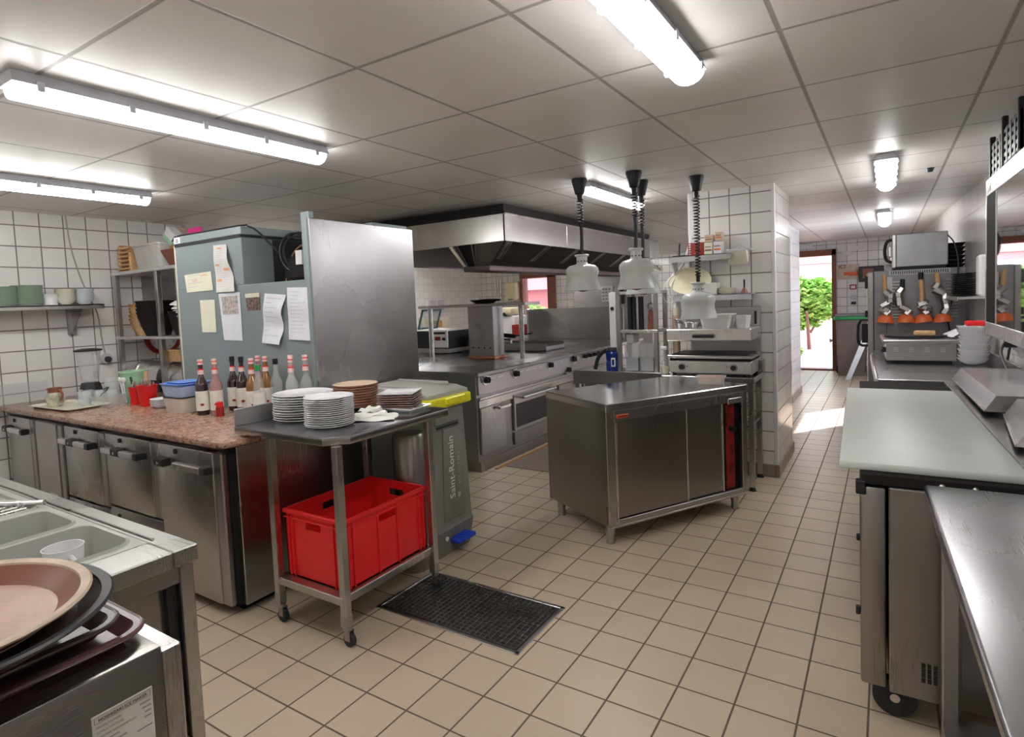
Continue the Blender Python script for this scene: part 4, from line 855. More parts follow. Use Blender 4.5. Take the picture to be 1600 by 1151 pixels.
# ------------------------------------------------------------------ extractor hood
hd = thing('extractor_hood', 'huge steel extractor hood hanging above the cooking range', 'hood', (-4.3, 6.4, CE))
HX, HY, HY1, HXL = -2.80, 4.36, 8.46, -5.6
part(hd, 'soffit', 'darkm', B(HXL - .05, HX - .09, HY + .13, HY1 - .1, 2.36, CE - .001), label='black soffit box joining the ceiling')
part(hd, 'skirt', 'hoodst', B(HXL, HX, HY, HY + .02, 2.105, 2.345, .003)); part(hd, 'skirt', 'hoodst', B(HXL, HX, HY1 - .02, HY1, 2.105, 2.345, .003))
parts(hd, 'skirt_side', steel('hood_side_steel', (.68, .67, .68), .22, axis='z', smear=.9), B(HX - .02, HX + .001, HY, 5.55, 2.105, 2.345, .003), B(HX - .02, HX - .001, 5.553, HY1, 2.105, 2.345, .003), B(HXL, HXL + .02, HY, HY1, 2.105, 2.345))
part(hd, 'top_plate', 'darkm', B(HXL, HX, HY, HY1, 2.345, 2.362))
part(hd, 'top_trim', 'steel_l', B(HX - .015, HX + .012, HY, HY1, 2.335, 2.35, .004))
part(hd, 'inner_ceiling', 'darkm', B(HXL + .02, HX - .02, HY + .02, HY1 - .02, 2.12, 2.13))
# hanging V-shaped filter bank
BX, BY, BZ = -3.15, 4.60, 1.90
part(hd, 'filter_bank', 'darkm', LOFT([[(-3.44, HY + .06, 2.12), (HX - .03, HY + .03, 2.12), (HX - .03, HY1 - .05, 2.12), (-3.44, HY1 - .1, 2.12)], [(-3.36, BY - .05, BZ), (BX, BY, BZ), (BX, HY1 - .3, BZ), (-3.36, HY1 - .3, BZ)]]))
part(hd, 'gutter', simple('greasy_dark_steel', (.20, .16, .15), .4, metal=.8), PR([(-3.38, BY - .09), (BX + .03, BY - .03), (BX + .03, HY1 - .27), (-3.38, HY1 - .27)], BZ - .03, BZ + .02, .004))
def ENDP(u0, u1, o, h0=0, h1=1):          # panel on the slanted near end; u along its width, h downwards
    def P(u, h, k):
        tx, ty = -3.44 + (HX - .03 + 3.44) * u, HY + .06 - .03 * u; bx_, by_ = -3.36 + (BX + 3.36) * u, BY - .05 + .05 * u
        return (tx + (bx_ - tx) * h, ty + (by_ - ty) * h - k, 2.119 + (BZ + .002 - 2.119) * h)
    return LOFT([[P(u0, h0, o), P(u1, h0, o), P(u1, h1, o), P(u0, h1, o)], [P(u0, h0, o - .006), P(u1, h0, o - .006), P(u1, h1, o - .006), P(u0, h1, o - .006)]])
part(hd, 'end_plate', 'steel_d', ENDP(0, .06, .012), ENDP(.5, 1, .008), ENDP(.08, .12, .012), ENDP(.38, .42, .012), ENDP(.45, .5, .014), ENDP(.08, .42, .012, .92, 1))
part(hd, 'end_edge', 'steel_l', LOFT([[(-3.50, HY + .08, 2.118), (-3.44, HY + .05, 2.118), (-3.44, HY + .10, 2.118), (-3.50, HY + .12, 2.118)], [(-3.39, BY - .06, BZ), (-3.35, BY - .07, BZ), (-3.35, BY - .02, BZ), (-3.39, BY - .01, BZ)]]))
def slant(y0, y1, o=.008): # strip on the slanted +X side
    return LOFT([[(HX - .03 + o, y0, 2.115), (HX - .03 + o, y1, 2.115), (HX - .05, y1, 2.115), (HX - .05, y0, 2.115)], [(BX + o, y0 + (.19 if y0 < 4.6 else 0), BZ + .01), (BX + o, y1 + (.19 if y0 < 4.6 else 0), BZ + .01), (BX - .02, y1 + (.19 if y0 < 4.6 else 0), BZ + .01), (BX - .02, y0 + (.19 if y0 < 4.6 else 0), BZ + .01)]])
for y in (4.44, 5.18, 5.83, 6.55, 7.2, 7.85): parts(hd, 'filter_rail', 'steel', slant(y, y + .05), slant(y + .07, y + .09))
for k in range(6):
    z1 = 2.29; x = HX + .02; y = 8.05 + .07 * k
    solo('ladle', 'long handled steel utensil hooked on the far end of the hood', 'ladle', 'steel_l', TB([(x - .03, y, 2.36), (x, y, 2.37), (x + .005, y, 2.33), (x + .01, y, 2.02 - .02 * (k % 3))], .006, 6), XF(T4(Vector((x + .03, y, 1.99 - .02 * (k % 3)))), L([(0, -.025), (.03, -.012), (.04, .012), (.037, .012), (.027, -.008), (0, -.02)], seg=16)), loc=(x, y, 2.0), group='utensils hooked on the hood')

# ------------------------------------------------------------------ heated cabinet island
IF = T4(Vector((-1.471, 3.362, 0))) @ RZ(math.radians(60.2))
il = thing('heated_cabinet', 'free standing steel hot cupboard with sliding doors in mid floor', 'cabinet', (.62, .36, 0), IF)
IW, ID, IZ = 1.25, .715, .909
ms = 'steel_cab'
part(il, 'top', steel('island_top', (.60, .60, .61), .2, axis='x', smear=.86), B(-.004, IW + .004, -.004, ID + .004, IZ - .05, IZ, .005))
part(il, 'side_panel', ms, B(0, .012, .004, ID - .004, .135, IZ - .05, .002), label='left side panel')
part(il, 'side_panel', ms, B(IW - .012, IW, .004, ID - .004, .135, IZ - .05))
part(il, 'back_panel', ms, B(0, IW, ID - .012, ID, .115, IZ - .05))
part(il, 'bottom_panel', ms, B(.012, IW - .012, .02, ID - .012, .115, .135))
part(il, 'front_frame', 'steel', B(0, .065, 0, .03, .115, IZ - .05, .003), B(IW - .05, IW, 0, .03, .115, IZ - .05, .003), B(.065, IW - .05, 0, .03, IZ - .115, IZ - .05, .003), B(.065, IW - .05, 0, .03, .115, .16, .003), B(.0, IW, -.006, .004, .112, .125, .002))
part(il, 'sliding_door', ms, B(.085, .675, .008, .024, .165, IZ - .118, .004), label='left sliding door')
part(il, 'sliding_door', ms, B(.665, 1.02, .022, .038, .165, IZ - .118, .004), label='right sliding door')
parts(il, 'door_edge', 'steel_l', B(.070, .084, .004, .026, .165, IZ - .118, .002), B(.672, .684, .004, .026, .165, IZ - .118, .002), B(1.018, 1.03, .012, .03, .165, IZ - .118, .002))
part(il, 'interior', 'blackm', B(.03, IW - .03, .045, ID - .03, .15, IZ - .06))
cpn = part(il, 'control_panel', simple('worn_red_panel', (.30, .02, .02), .35, var=.6, vs=14), B(1.075, 1.155, .03, .044, .165, IZ - .118, .002))
part(cpn, 'knob', 'black', CB((1.115, .03, .60), (1.115, -.002, .60), .022)); part(il, 'name_strip', 'steel_l', B(1.06, 1.195, -.004, .02, IZ - .125, IZ - .085, .003))
part(il, 'badge', simple('orange_badge', (.62, .16, .07), .4), B(.075, .175, -.006, -.001, IZ - .10, IZ - .075, .005))
part(il, 'badge_print', 'redd', B(.085, .165, -.0075, -.006, IZ - .092, IZ - .083, .0))
for x, y in ((.05, .06), (IW - .07, .06), (.06, ID - .06), (IW - .07, ID - .06)):
    part(il, 'foot', 'steel', CY(x, y, .06, .116, .031), CY(x, y, 0.0, .062, .027), CY(x, y, .0, .01, .03))
solo('power_cable', 'black cable looping down beneath the hot cupboard', 'cable', 'black', TB([(.72, .30, .118), (.72, .28, .03), (.78, .22, .012), (.92, .18, .012), (1.0, .24, .03), (1.02, .30, .118)], .008, smooth=3), loc=(.85, .2, 0), frame=IF)
solo('drip_valve', 'grey conical outlet beneath the hot cupboard', 'outlet', 'steel_d', CY(1.0, .2, .06, .114, .02, .055), loc=(1.0, .2, .06), frame=IF)
rc = thing('plastic_tub', 'flat clear tub of red sauce on the hot cupboard corner', 'tub', (1.14, .16, IZ), IF)
part(rc, 'tub_body', simple('frosted_tub', (.78, .70, .66), .3, alpha=.75), XF(T4(Vector((1.10, .19, IZ + .0005))) @ RZ(-.9), LOFT([[(x, y, zz) for x, y in rr(-w, w, -w * .7, w * .7, .02)] for w, zz in ((.085, 0), (.098, .05), (.105, .051), (.105, .056), (.094, .056), (.082, .004))])))
part(rc, 'sauce', 'orange', XF(T4(Vector((1.10, .19, IZ + .0045))) @ RZ(-.9), LOFT([[(x, y, zz) for x, y in rr(-w, w, -w * .7, w * .7, .02)] for w, zz in ((.081, 0), (.084, .022))])))

# ------------------------------------------------------------------ table with grill behind it
TBZ = .90
tb = thing('work_table', 'steel worktable behind the hot cupboard carrying the grill', 'table', (-1.6, 5.05, 0))
part(tb, 'table_top', 'steel_top', B(-2.42, -.865, 4.83, 5.29, TBZ - .045, TBZ, .005))
parts(tb, 'upstand', 'steel_cab', B(-2.42, -1.60, 4.82, 4.832, TBZ - .10, TBZ + .02, .003), B(-.875, -.863, 5.19, 5.29, TBZ, TBZ + .10, .003))
part(tb, 'lower_shelf', 'steel_d', B(-2.38, -.90, 4.86, 5.27, .50, .52))
for x, y in ((-2.39, 4.86), (-.895, 4.86), (-2.39, 5.26), (-.905, 5.255)):
    part(tb, 'leg', 'steel', B(x - .02, x + .02, y - .02, y + .02, .03, TBZ - .045, .003)); part(tb, 'foot', 'black', CY(x, y, 0, .034, .028, .016))
part(tb, 'brace', 'steel_l', TB([(-.92, 4.88, .03), (-.92, 4.9, .40), (-.915, 5.25, .40)], .006))
p = solo('gratin_dish', 'x', 'dish', 'cream', XF(Matrix(), L([(0, 0), (.06, 0), (.085, .016), (.11, .016), (.11, .021), (.08, .021), (.055, .006), (0, .006)], seg=28)))
stack(p, 8, .026, T4(Vector((-1.02, 5.03, .521))), 'beige eared dish on the undershelf behind the hot cupboard', 'beige dishes on the undershelf', jit=.006, seed=22)
gl = thing('contact_grill', 'steel salamander grill with two black knobs on the worktable', 'grill', (-1.2, 5.0, TBZ))
GX0, GX1, GY0, GY1 = -1.545, -.885, 4.86, 5.26
part(gl, 'base', 'steel_l', B(GX0, GX1, GY0, GY1, TBZ + .02, TBZ + .125, .006)); fpn = part(gl, 'front_panel', simple('grey_front_panel', (.58, .57, .53), .35), B(GX0 + .01, GX1 - .06, GY0 - .006, GY0 + .002, TBZ + .03, TBZ + .118, .002))
for x in (GX0 + .115, GX1 - .135):
    part(fpn, 'knob', 'black', CB((x, GY0 - .004, TBZ + .075), (x, GY0 - .026, TBZ + .075), .021)); part(fpn, 'dial_ring', 'ovenglass', CB((x, GY0 - .005, TBZ + .075), (x, GY0 - .009, TBZ + .075), .028)); part(fpn, 'dial_face', 'steel_l', CB((x, GY0 - .008, TBZ + .075), (x, GY0 - .012, TBZ + .075), .025))
part(fpn, 'lamp', 'orange', CB((GX1 - .185, GY0 - .004, TBZ + .078), (GX1 - .185, GY0 - .010, TBZ + .078), .006)); part(fpn, 'lamp', 'black', CB((GX0 + .16, GY0 - .004, TBZ + .078), (GX0 + .16, GY0 - .010, TBZ + .078), .005))
parts(gl, 'foot', 'black', *[CY(x, y, TBZ, TBZ + .022, .018) for x in (GX0 + .04, GX1 - .04) for y in (GY0 + .04, GY1 - .04)])
part(gl, 'plate_gap', 'blackm', B(GX0 + .01, GX1 - .01, GY0 + .01, GY1, TBZ + .125, TBZ + .145)); part(gl, 'drip_plate', 'steel', B(GX0 - .005, GX1 + .005, GY0 - .01, GY1, TBZ + .145, TBZ + .168, .004))
part(gl, 'grate', 'black', B(GX0 + .03, GX1 - .03, GY0 + .02, GY1 - .05, TBZ + .168, TBZ + .178))
part(gl, 'back_plate', 'steel_d', B(GX0 + .1, GX1, GY1 - .02, GY1, TBZ + .168, TBZ + .30), B(GX0 + .04, GX1 + .002, GY1 - .015, GY1 + .005, TBZ + .385, TBZ + .55, .003))
hh = part(gl, 'hood', 'steel_l', B(GX0 - .005, GX1, GY0 - .02, GY1, TBZ + .29, TBZ + .385, .006)); part(hh, 'handle', 'black', B(GX0 + .215, GX0 + .385, GY0 - .05, GY0 - .02, TBZ + .315, TBZ + .345, .006))
part(gl, 'side_slot', 'black', B(GX1 - .045, GX1 - .025, GY1 - .025, GY1 - .014, TBZ + .40, TBZ + .51, .006))
gz = TBZ + .3855
tbx = thing('storage_box', 'white translucent box with orange contents on top of the grill', 'box', (-1.15, 5.0, gz))
mk = simple('milky_white_plastic', (.80, .78, .77), .3, alpha=.92)
part(tbx, 'box_body', mk, XF(T4(Vector((-1.165, 4.98, gz))), BOXT(.125, .10, .115, .02))); part(tbx, 'contents', 'terrab', B(-1.26, -1.07, 4.90, 5.06, gz + .007, gz + .045, .01))
solo('plastic_jug', 'white creased plastic jug at the right end of the grill top', 'jug', mk, L([(0, gz), (.05, gz), (.062, gz + .10), (.057, gz + .10), (.046, gz + .005), (0, gz + .005)], -.975, 4.99, 20, fn=lambda a, z: 1 + .06 * math.sin(5 * a)), loc=(-.975, 4.99, gz))
for k, (x, y, r) in enumerate(((-1.46, 4.95, .05), (-1.47, 4.96, .048), (-1.37, 5.03, .05), (-1.45, 5.12, .045))):
    z0 = gz + (.035 if k == 1 else 0)
    solo('steel_cup', ['small steel cup at the front left of the grill top', 'small steel cup stacked upon the front left cup', 'small steel cup behind the lowest heat lamp', 'small steel cup at the back left of the grill top'][k], 'cup', 'steel_l', L([(0, z0), (r * .55, z0), (r * .9, z0 + .045), (r * .86, z0 + .045), (r * .5, z0 + .004), (0, z0 + .004)], x, y, 20), loc=(x, y, z0), group='small steel cups on the grill')
solo('salt_tray', 'flat silver packet tray behind the white box on the grill', 'tray', 'silver', B(-1.32, -1.14, 5.12, 5.22, gz, gz + .07, .01), loc=(-1.2, 5.17, gz))
# rack unit left of the grill
rk = thing('utensil_rack', 'narrow steel two shelf rack at the left of the worktable', 'rack', (-1.85, 5.1, TBZ))
rx0, rx1, ry0, ry1 = -2.03, -1.69, 5.0, 5.26
for x in (rx0, rx1):
    for y in (ry0, ry1): part(rk, 'post', 'steel', B(x - .018, x + .018, y - .018, y + .018, TBZ + .0005, 1.62, .003))
part(rk, 'top_shelf', 'steel_l', B(rx0 + .02, rx1 + .02, ry0 - .02, ry1, 1.59, 1.62, .003)); part(rk, 'middle_shelf', 'steel_l', B(rx0 + .02, rx1 + .02, ry0 - .02, ry1, 1.25, 1.275, .003))
part(rk, 'side_strip', 'whitep', B(rx0 - .09, rx0 - .03, ry0 + .0, ry0 + .01, 1.03, 1.62)); part(rk, 'side_knob', 'black', CB((rx0 - .06, ry0, 1.47), (rx0 - .06, ry0 - .012, 1.47), .016))
for k, (x, r) in enumerate(((-1.955, .022), (-1.915, .02), (-1.85, .024))): solo('knife_sheath', 'black upright cylinder on the middle shelf of the utensil rack', 'holder', 'black', CY(x, 5.08, 1.2755, 1.57, r), loc=(x, 5.08, 1.2755), group='black cylinders in the utensil rack')
pm = thing('pepper_mill', 'dark wooden pepper mill on the utensil rack shelf', 'pepper mill', (-1.76, 5.08, 1.2755))
part(pm, 'mill_body', 'terra', XF(T4(Vector((-1.76, 5.08, 1.2755))), L([(0, 0), (.032, 0), (.034, .02), (.024, .06), (.030, .10), (.020, .15), (.024, .165), (0, .17)]))); part(pm, 'mill_head', 'steel_d', XF(T4(Vector((-1.76, 5.08, 1.2755))), L([(0, .17), (.02, .172), (.032, .195), (.026, .225), (.008, .235), (0, .24)])))
wb = thing('spray_bottle', 'dark blue bottle with black gun handle on the worktable', 'bottle', (-2.10, 5.0, TBZ))
part(wb, 'bottle_body', 'dblue', XF(T4(Vector((-2.10, 4.98, TBZ + .0005))), L([(0, 0), (.052, 0), (.055, .03), (.055, .09), (.049, .10), (.055, .11), (.055, .17), (.04, .19), (0, .19)]))); part(wb, 'cap', 'black', XF(T4(Vector((-2.10, 4.98, TBZ + .19))), CY(0, 0, 0, .03, .05, .04)))
part(wb, 'label_mark', 'whitep', B(-2.085, -2.045, 4.918, 4.925, TBZ + .05, TBZ + .13, .006)); part(wb, 'label_hole', 'dblue', B(-2.075, -2.055, 4.915, 4.919, TBZ + .065, TBZ + .115)); part(wb, 'grip', 'black', TB([(-2.10, 4.98, TBZ + .2), (-2.17, 4.97, TBZ + .19), (-2.23, 4.96, TBZ + .13), (-2.26, 4.96, TBZ + .02)], .018, 8, 2))
for k, (x0, x1, lb, c) in enumerate(((-1.99, -1.86, 'clear plastic box with grey contents under the utensil rack', .12), (-1.85, -1.72, 'second clear plastic box nearer the grill', .13))):
    t = thing('clear_box', lb, 'box', ((x0 + x1) / 2, 5.08, TBZ)); part(t, 'box_body', 'plasticclear', LOFT([[(x, y, zz) for x, y in rr(x0 - g, x1 + g, 5.0 - g, 5.18 + g, .01)] for g, zz in ((0, TBZ + .001), (.004, TBZ + .25), (.0, TBZ + .25), (-.006, TBZ + .008))])); part(t, 'contents', 'silver', B(x0 + .01, x1 - .01, 5.02, 5.17, TBZ + .01, TBZ + c))
solo('paper_box', 'small white carton stacked inside the utensil rack', 'box', 'sign', B(-1.985, -1.92, 5.05, 5.2, TBZ + .253, TBZ + .33, .003), loc=(-1.95, 5.1, TBZ + .25))
sb = thing('spray_cleaner', 'clear trigger spray bottle squeezed beside the grill', 'bottle', (-1.60, 4.95, TBZ)); part(sb, 'bottle_body', 'plasticclear', L([(0, TBZ + .001), (.035, TBZ + .001), (.037, TBZ + .13), (.014, TBZ + .17), (.014, TBZ + .20), (0, TBZ + .20)], -1.60, 4.95)); part(sb, 'trigger_head', 'whitep', B(-1.64, -1.58, 4.935, 4.965, TBZ + .20, TBZ + .235, .008)); part(sb, 'contents', 'cream', CY(-1.60, 4.95, TBZ + .004, TBZ + .06, .032))
ob = thing('sauce_bottle', 'squeeze bottle of orange sauce standing left of the grill', 'bottle', (-1.62, 5.2, 1.2)); part(ob, 'bottle_body', 'terrab', CY(-1.58, 5.22, TBZ + .0005, 1.39, .032)); part(ob, 'upper_body', 'creamp', CY(-1.58, 5.22, 1.39, 1.46, .032), CY(-1.58, 5.22, 1.46, 1.50, .02, .006))

# ------------------------------------------------------------------ shelves on the column
def colshelf(label, x0, x1, z, d):
    t = thing('wall_shelf', label, 'shelf', ((x0 + x1) / 2, 5.2, z))
    part(t, 'shelf_board', 'steel_d' if z > 1.7 else 'bakel', B(x0, x1, 5.31 - d, 5.309, z - .006, z, .001), B(x0, x1, 5.31 - d, 5.31 - d + .006, z - .05, z, .001))
    for x in (x0 + .01,): part(t, 'bracket', 'whitep', PRX([(5.309, z - .006), (5.31 - d + .01, z - .03), (5.309, z - .25)], x, x + .012))
    return t
colshelf('grey wall shelf on the tiled column, upper of two', -1.60, -1.08, 1.90, .20)
lsf = colshelf('pale wall shelf on the tiled column, lower of two', -1.58, -.93, 1.56, .17)
def bx(name, label, cat, mat, x0, x1, y0, y1, z0, z1, extra=(), b=.004, group=None, frame=None):
    t = thing(name, label, cat, ((x0 + x1) / 2, (y0 + y1) / 2, z0), frame, group=group)
    part(t, 'box_body', mat, B(x0, x1, y0, y1, z0, z1, b))
    for nm, mt, bb_ in extra: part(t, nm, mt, bb_)
    return t
rbx = thing('wire_basket', 'small red plastic basket on the upper column shelf', 'basket', (-1.38, 5.2, 1.90))
part(rbx, 'basket_body', 'redd', *[B(-1.44, -1.31, 5.15, 5.155, 1.9005 + k * .02, 1.908 + k * .02) for k in range(6)], *[B(-1.44 + k * .025, -1.434 + k * .025, 5.148, 5.153, 1.9005, 2.01) for k in range(6)], *[B(-1.315, -1.31, 5.15, 5.26, 1.9005 + k * .02, 1.908 + k * .02) for k in range(6)], B(-1.44, -1.31, 5.15, 5.26, 1.9005, 1.905), B(-1.44, -1.31, 5.255, 5.26, 1.9005, 2.01))
for k, (x, z, w, h, mt, lb) in enumerate(((-1.27, 1.9005, .07, .10, 'creamp', 'lower left cream packet beside the red basket'), (-1.195, 1.9005, .065, .105, 'sign', 'white packet with orange print at the shelf end'), (-1.265, 2.003, .07, .065, 'terrab', 'tan packet stacked upon the lower left packet'), (-1.185, 2.008, .055, .075, 'terrab', 'brown topped packet, highest on the upper column shelf'))):
    bx('packet', lb, 'packet', mt, x - w / 2, x + w / 2, 5.15, 5.25, z, z + h, [('print', 'orange' if k % 2 else 'terra', B(x - w * .4, x + w * .4, 5.147, 5.151, z + h * .3, z + h * .42)), ('print_band', 'terra', B(x - w * .4, x + w * .3, 5.147, 5.151, z + h * .6, z + h * .66))])
sc = thing('pastry_scoop', 'grey scraper in a pale paper bag at the end of the upper shelf', 'bag', (-1.04, 5.2, 1.90)); part(sc, 'paper_bag', 'creamp', PRX([(5.13, 1.915), (5.29, 1.92), (5.25, 1.85), (5.18, 1.80)], -1.12, -.96, .01)); part(sc, 'scraper', 'bakel', B(-1.13, -.93, 5.16, 5.27, 1.915, 1.93, .003, 1), TB([(-1.05, 5.2, 1.93), (-1.03, 5.2, 1.97), (-.97, 5.2, 1.93)], .004))
kn = solo('knife_sharpener', 'thin black rod standing at the left of the upper shelf', 'rod', 'black', CB((-1.55, 5.25, 1.9005), (-1.55, 5.28, 2.02), .008), loc=(-1.55, 5.25, 1.9)); solo('flat_tray', 'flat dark tray lying at the left of the upper column shelf', 'tray', 'black', B(-1.57, -1.46, 5.13, 5.28, 1.9005, 1.91, .003), loc=(-1.5, 5.2, 1.9))
sn = thing('column_notice', 'small grey notice on the column beneath the upper shelf', 'notice', (-1.54, 5.31, 1.78)); part(sn, 'plate', 'bakel', B(-1.55, -1.46, 5.303, 5.308, 1.76, 1.80)); part(sn, 'print', 'ink', *[B(-1.545, -1.465, 5.302, 5.3035, 1.768 + .011 * k, 1.771 + .011 * k) for k in range(3)])
solo('cream_platter', 'large oval cream platter leaning on the lower column shelf', 'platter', 'cream', XF(T4(Vector((-1.45, 5.235, 1.685))) @ RX(PI / 2 - .2), L([(0, 0), (.10, 0), (.165, .012), (.165, .016), (.1, .006), (0, .006)], seg=40, sx=1.12, sy=.72)), loc=(-1.45, 5.24, 1.57))
bx('storage_box', 'white food box on the lower column shelf behind the lamp', 'box', mk, -1.315, -1.21, 5.16, 5.28, 1.5605, 1.66)
p = solo('small_plate', 'x', 'plate', 'creamp', plate_bm(.075))
stack(p, 4, .01, T4(Vector((-1.14, 5.225, 1.5605))), 'small cream plate on the lower column shelf', 'small cream plates on the column shelf', seed=31)
bh = thing('bell_tool', 'little brass bell with a black handle on the lower shelf', 'bell', (-1.00, 5.22, 1.56)); part(bh, 'bell_body', 'terra', L([(0, 1.5605), (.028, 1.5605), (.016, 1.595), (.006, 1.61), (0, 1.61)], -1.00, 5.22)); part(bh, 'handle', 'black', CB((-1.00, 5.22, 1.61), (-1.00, 5.22, 1.675), .007))
solo('hanging_wire', 'white tangled wire hanging down the column edge', 'wire', 'whitep', TB([(-1.44, 5.295, CE), (-1.45, 5.295, 2.3), (-1.43, 5.29, 2.1), (-1.48, 5.28, 1.95), (-1.52, 5.26, 1.8), (-1.64, 5.22, 1.72), (-1.70, 5.2, 1.6), (-1.66, 5.2, 1.5), (-1.58, 5.2, 1.50), (-1.62, 5.2, 1.65), (-1.57, 5.25, 1.75)], .005, 6, 2), TB([(-1.46, 5.29, CE), (-1.42, 5.29, 2.25), (-1.46, 5.29, 2.05), (-1.50, 5.27, 1.9), (-1.6, 5.24, 1.76), (-1.66, 5.2, 1.66), (-1.62, 5.2, 1.55)], .004, 6, 2), loc=(-1.5, 5.25, 1.5))

# ------------------------------------------------------------------ heat lamps
def heat_lamp(label, x, y, zb, zt, turns):
    t = thing('heat_lamp', label, 'heat lamp', (x, y, CE), group='rise and fall heat lamps')
    part(t, 'ceiling_rose', 'black', XF(T4(Vector((0, 0, CE))), L([(0, 0), (.056, 0), (.058, -.012), (.034, -.11), (.022, -.115), (.016, -.16), (0, -.16)], x, y, 24)))
    ztop = zt + .02; za = CE - .15; zm = za - (za - ztop) * (.45 if turns < 20 else .96)
    part(t, 'coiled_cord', 'black', COIL((x, y, za), (x, y, zm), .019, .0048, turns, 6, 10, lambda q: 1.0 if q > .2 else 1.15), *([TB([(x, y, zm), (x + .008, y, (zm + ztop) / 2 + .03), (x, y, ztop - .02)], .0135, 8, 2)] if turns < 20 else [CY(x, y, ztop - .02, ztop + .05, .014)]))
    h = zt - zb
    pf = [(.050, 1.0), (.054, .985), (.052, .95), (.040, .93), (.040, .76), (.046, .735), (.095, .69), (.117, .62), (.124, .52), (.117, .43), (.113, .37), (.117, .24), (.130, .08), (.140, .0), (.135, 0), (.125, .08), (.110, .25), (.106, .40), (.116, .54), (.09, .67), (.036, .72), (.036, .9), (0, .93)]
    part(t, 'shade', 'lampw', L([(0, zb + h), (.02, zb + h)] + [(r, zb + h * q) for r, q in pf], x, y, 48))
    part(t, 'vent_hole', 'blackm', *[CB((x + .038 * math.cos(a), y + .038 * math.sin(a), zb + h * .81), (x + .042 * math.cos(a), y + .042 * math.sin(a), zb + h * .81), .005, seg=8) for a in [2 * PI * k / 10 for k in range(10)]])
    part(t, 'bulb', 'redd', SPH((x, y, zb + .035), .06, 1, 1, .75))
heat_lamp('pale heat lamp hanging at the left of the four', -1.911, 4.02, 1.632, 1.90, 8)
heat_lamp('pale heat lamp in the middle, larger and nearer of the overlapping pair', -1.505, 4.06, 1.625, 1.915, 8)
heat_lamp('pale heat lamp hidden behind the larger middle one', -1.585, 4.42, 1.59, 1.86, 8)
heat_lamp('pale heat lamp hung lowest, in front of the grill', -1.204, 4.56, 1.385, 1.66, 26)

# ------------------------------------------------------------------ far range room
ov = thing('convection_oven', 'tall steel oven standing far behind the splash guard', 'oven', (-4.4, 10.3, 0))
part(ov, 'body', 'steel_d', B(-4.95, -3.75, 10, 10.9, .1, 2.08, .01)); part(ov, 'plinth', 'blackm', B(-4.9, -3.8, 10.03, 10.87, 0, .1)); part(ov, 'door_handle', 'black', B(-4.02, -3.96, 9.95, 10.0, 1.45, 1.85, .01)); part(ov, 'instruction_sheet', 'sign', B(-4.38, -4.15, 9.99, 10.0, 1.50, 1.78)); part(ov, 'sheet_print', 'ink', *[B(-4.36 + .06 * i, -4.325 + .06 * i, 9.985, 9.99, 1.53 + .06 * j, 1.56 + .06 * j) for i in range(3) for j in range(4)])
bx('carton_box', 'white carton lying on the far oven', 'box', 'creamp', -4.75, -4.1, 10.32, 10.7, 2.081, 2.25); bx('wooden_crate', 'brown wooden crate on the far oven near the heat lamp', 'crate', 'terra', -4.08, -3.78, 10.05, 10.5, 2.081, 2.28)
solo('black_wok', 'upturned black pan beneath the carton on the far oven', 'pan', 'black', L([(.155, 2.081), (.13, 2.14), (0, 2.16)], -4.35, 10.16, 24), loc=(-4.35, 10.08, 2.081))
hb = thing('hand_dryer', 'cream paper towel dispenser beside the brown framed door', 'dispenser', (-7.95, 12.75, 1.75))
part(hb, 'dispenser_body', 'cream', B(-8.12, -7.78, 12.5, 12.749, 1.60, 2.06, .05, 3)); part(hb, 'dispenser_slot', 'black', B(-8.02, -7.88, 12.495, 12.5, 1.62, 1.64))
for k in range(3): solo('hanging_ladle', 'steel utensil hanging on the far tiled wall', 'ladle', 'steel_l', CB((-8.55 + k * .09, 12.7, 2.25 - .05 * k), (-8.5 + k * .07, 12.69, 1.75), .014), SPH((-8.5 + k * .07, 12.68, 1.68), .06, 1, .4, 1), loc=(-8.5, 12.7, 1.7), group='utensils on the far tiled wall')
bx('wall_cupboard', 'small cupboard with two dark panes on the far tiled wall', 'cupboard', 'sign', -9.099, -8.97, 10.55, 11.15, 1.40, 1.72, [('pane', 'bakel', B(-8.97, -8.962, 10.6, 10.83, 1.44, 1.68)), ('pane', 'bakel', B(-8.97, -8.962, 10.87, 11.1, 1.44, 1.68))])
bx('spice_shelf', 'cream shelf box low on the far tiled wall', 'box', 'creamp', -9.099, -8.9, 10.3, 11.2, 1.0, 1.28, [('jar_row', 'wick', B(-8.9, -8.89, 10.4, 10.9, 1.04, 1.2))])
mixer = thing('meat_slicer', 'white food slicer on the far side counter', 'slicer', (-6.1, 9.6, .95)); part(mixer, 'slicer_body', 'whitep', B(-6.35, -5.9, 9.4, 9.9, .951, 1.30, .03, 2)); part(mixer, 'slicer_top', 'cream', B(-6.45, -5.95, 9.35, 9.8, 1.33, 1.46, .03, 2)); parts(mixer, 'slicer_knob', 'black', CB((-6.3, 9.35, 1.40), (-6.3, 9.28, 1.40), .04), CB((-6.1, 9.35, 1.34), (-6.1, 9.28, 1.34), .03), CB((-6.12, 9.42, 1.30), (-6.12, 9.42, 1.34), .03))
fc = thing('far_counter', 'steel counter behind the cooking range', 'counter', (-6.3, 9.5, 0)); part(fc, 'counter_top', 'steelx', B(-7.4, -5.5, 9.2, 10.1, .90, .95, .005)); part(fc, 'counter_body', 'steel_d', B(-7.35, -5.55, 9.25, 10.05, 0, .90))
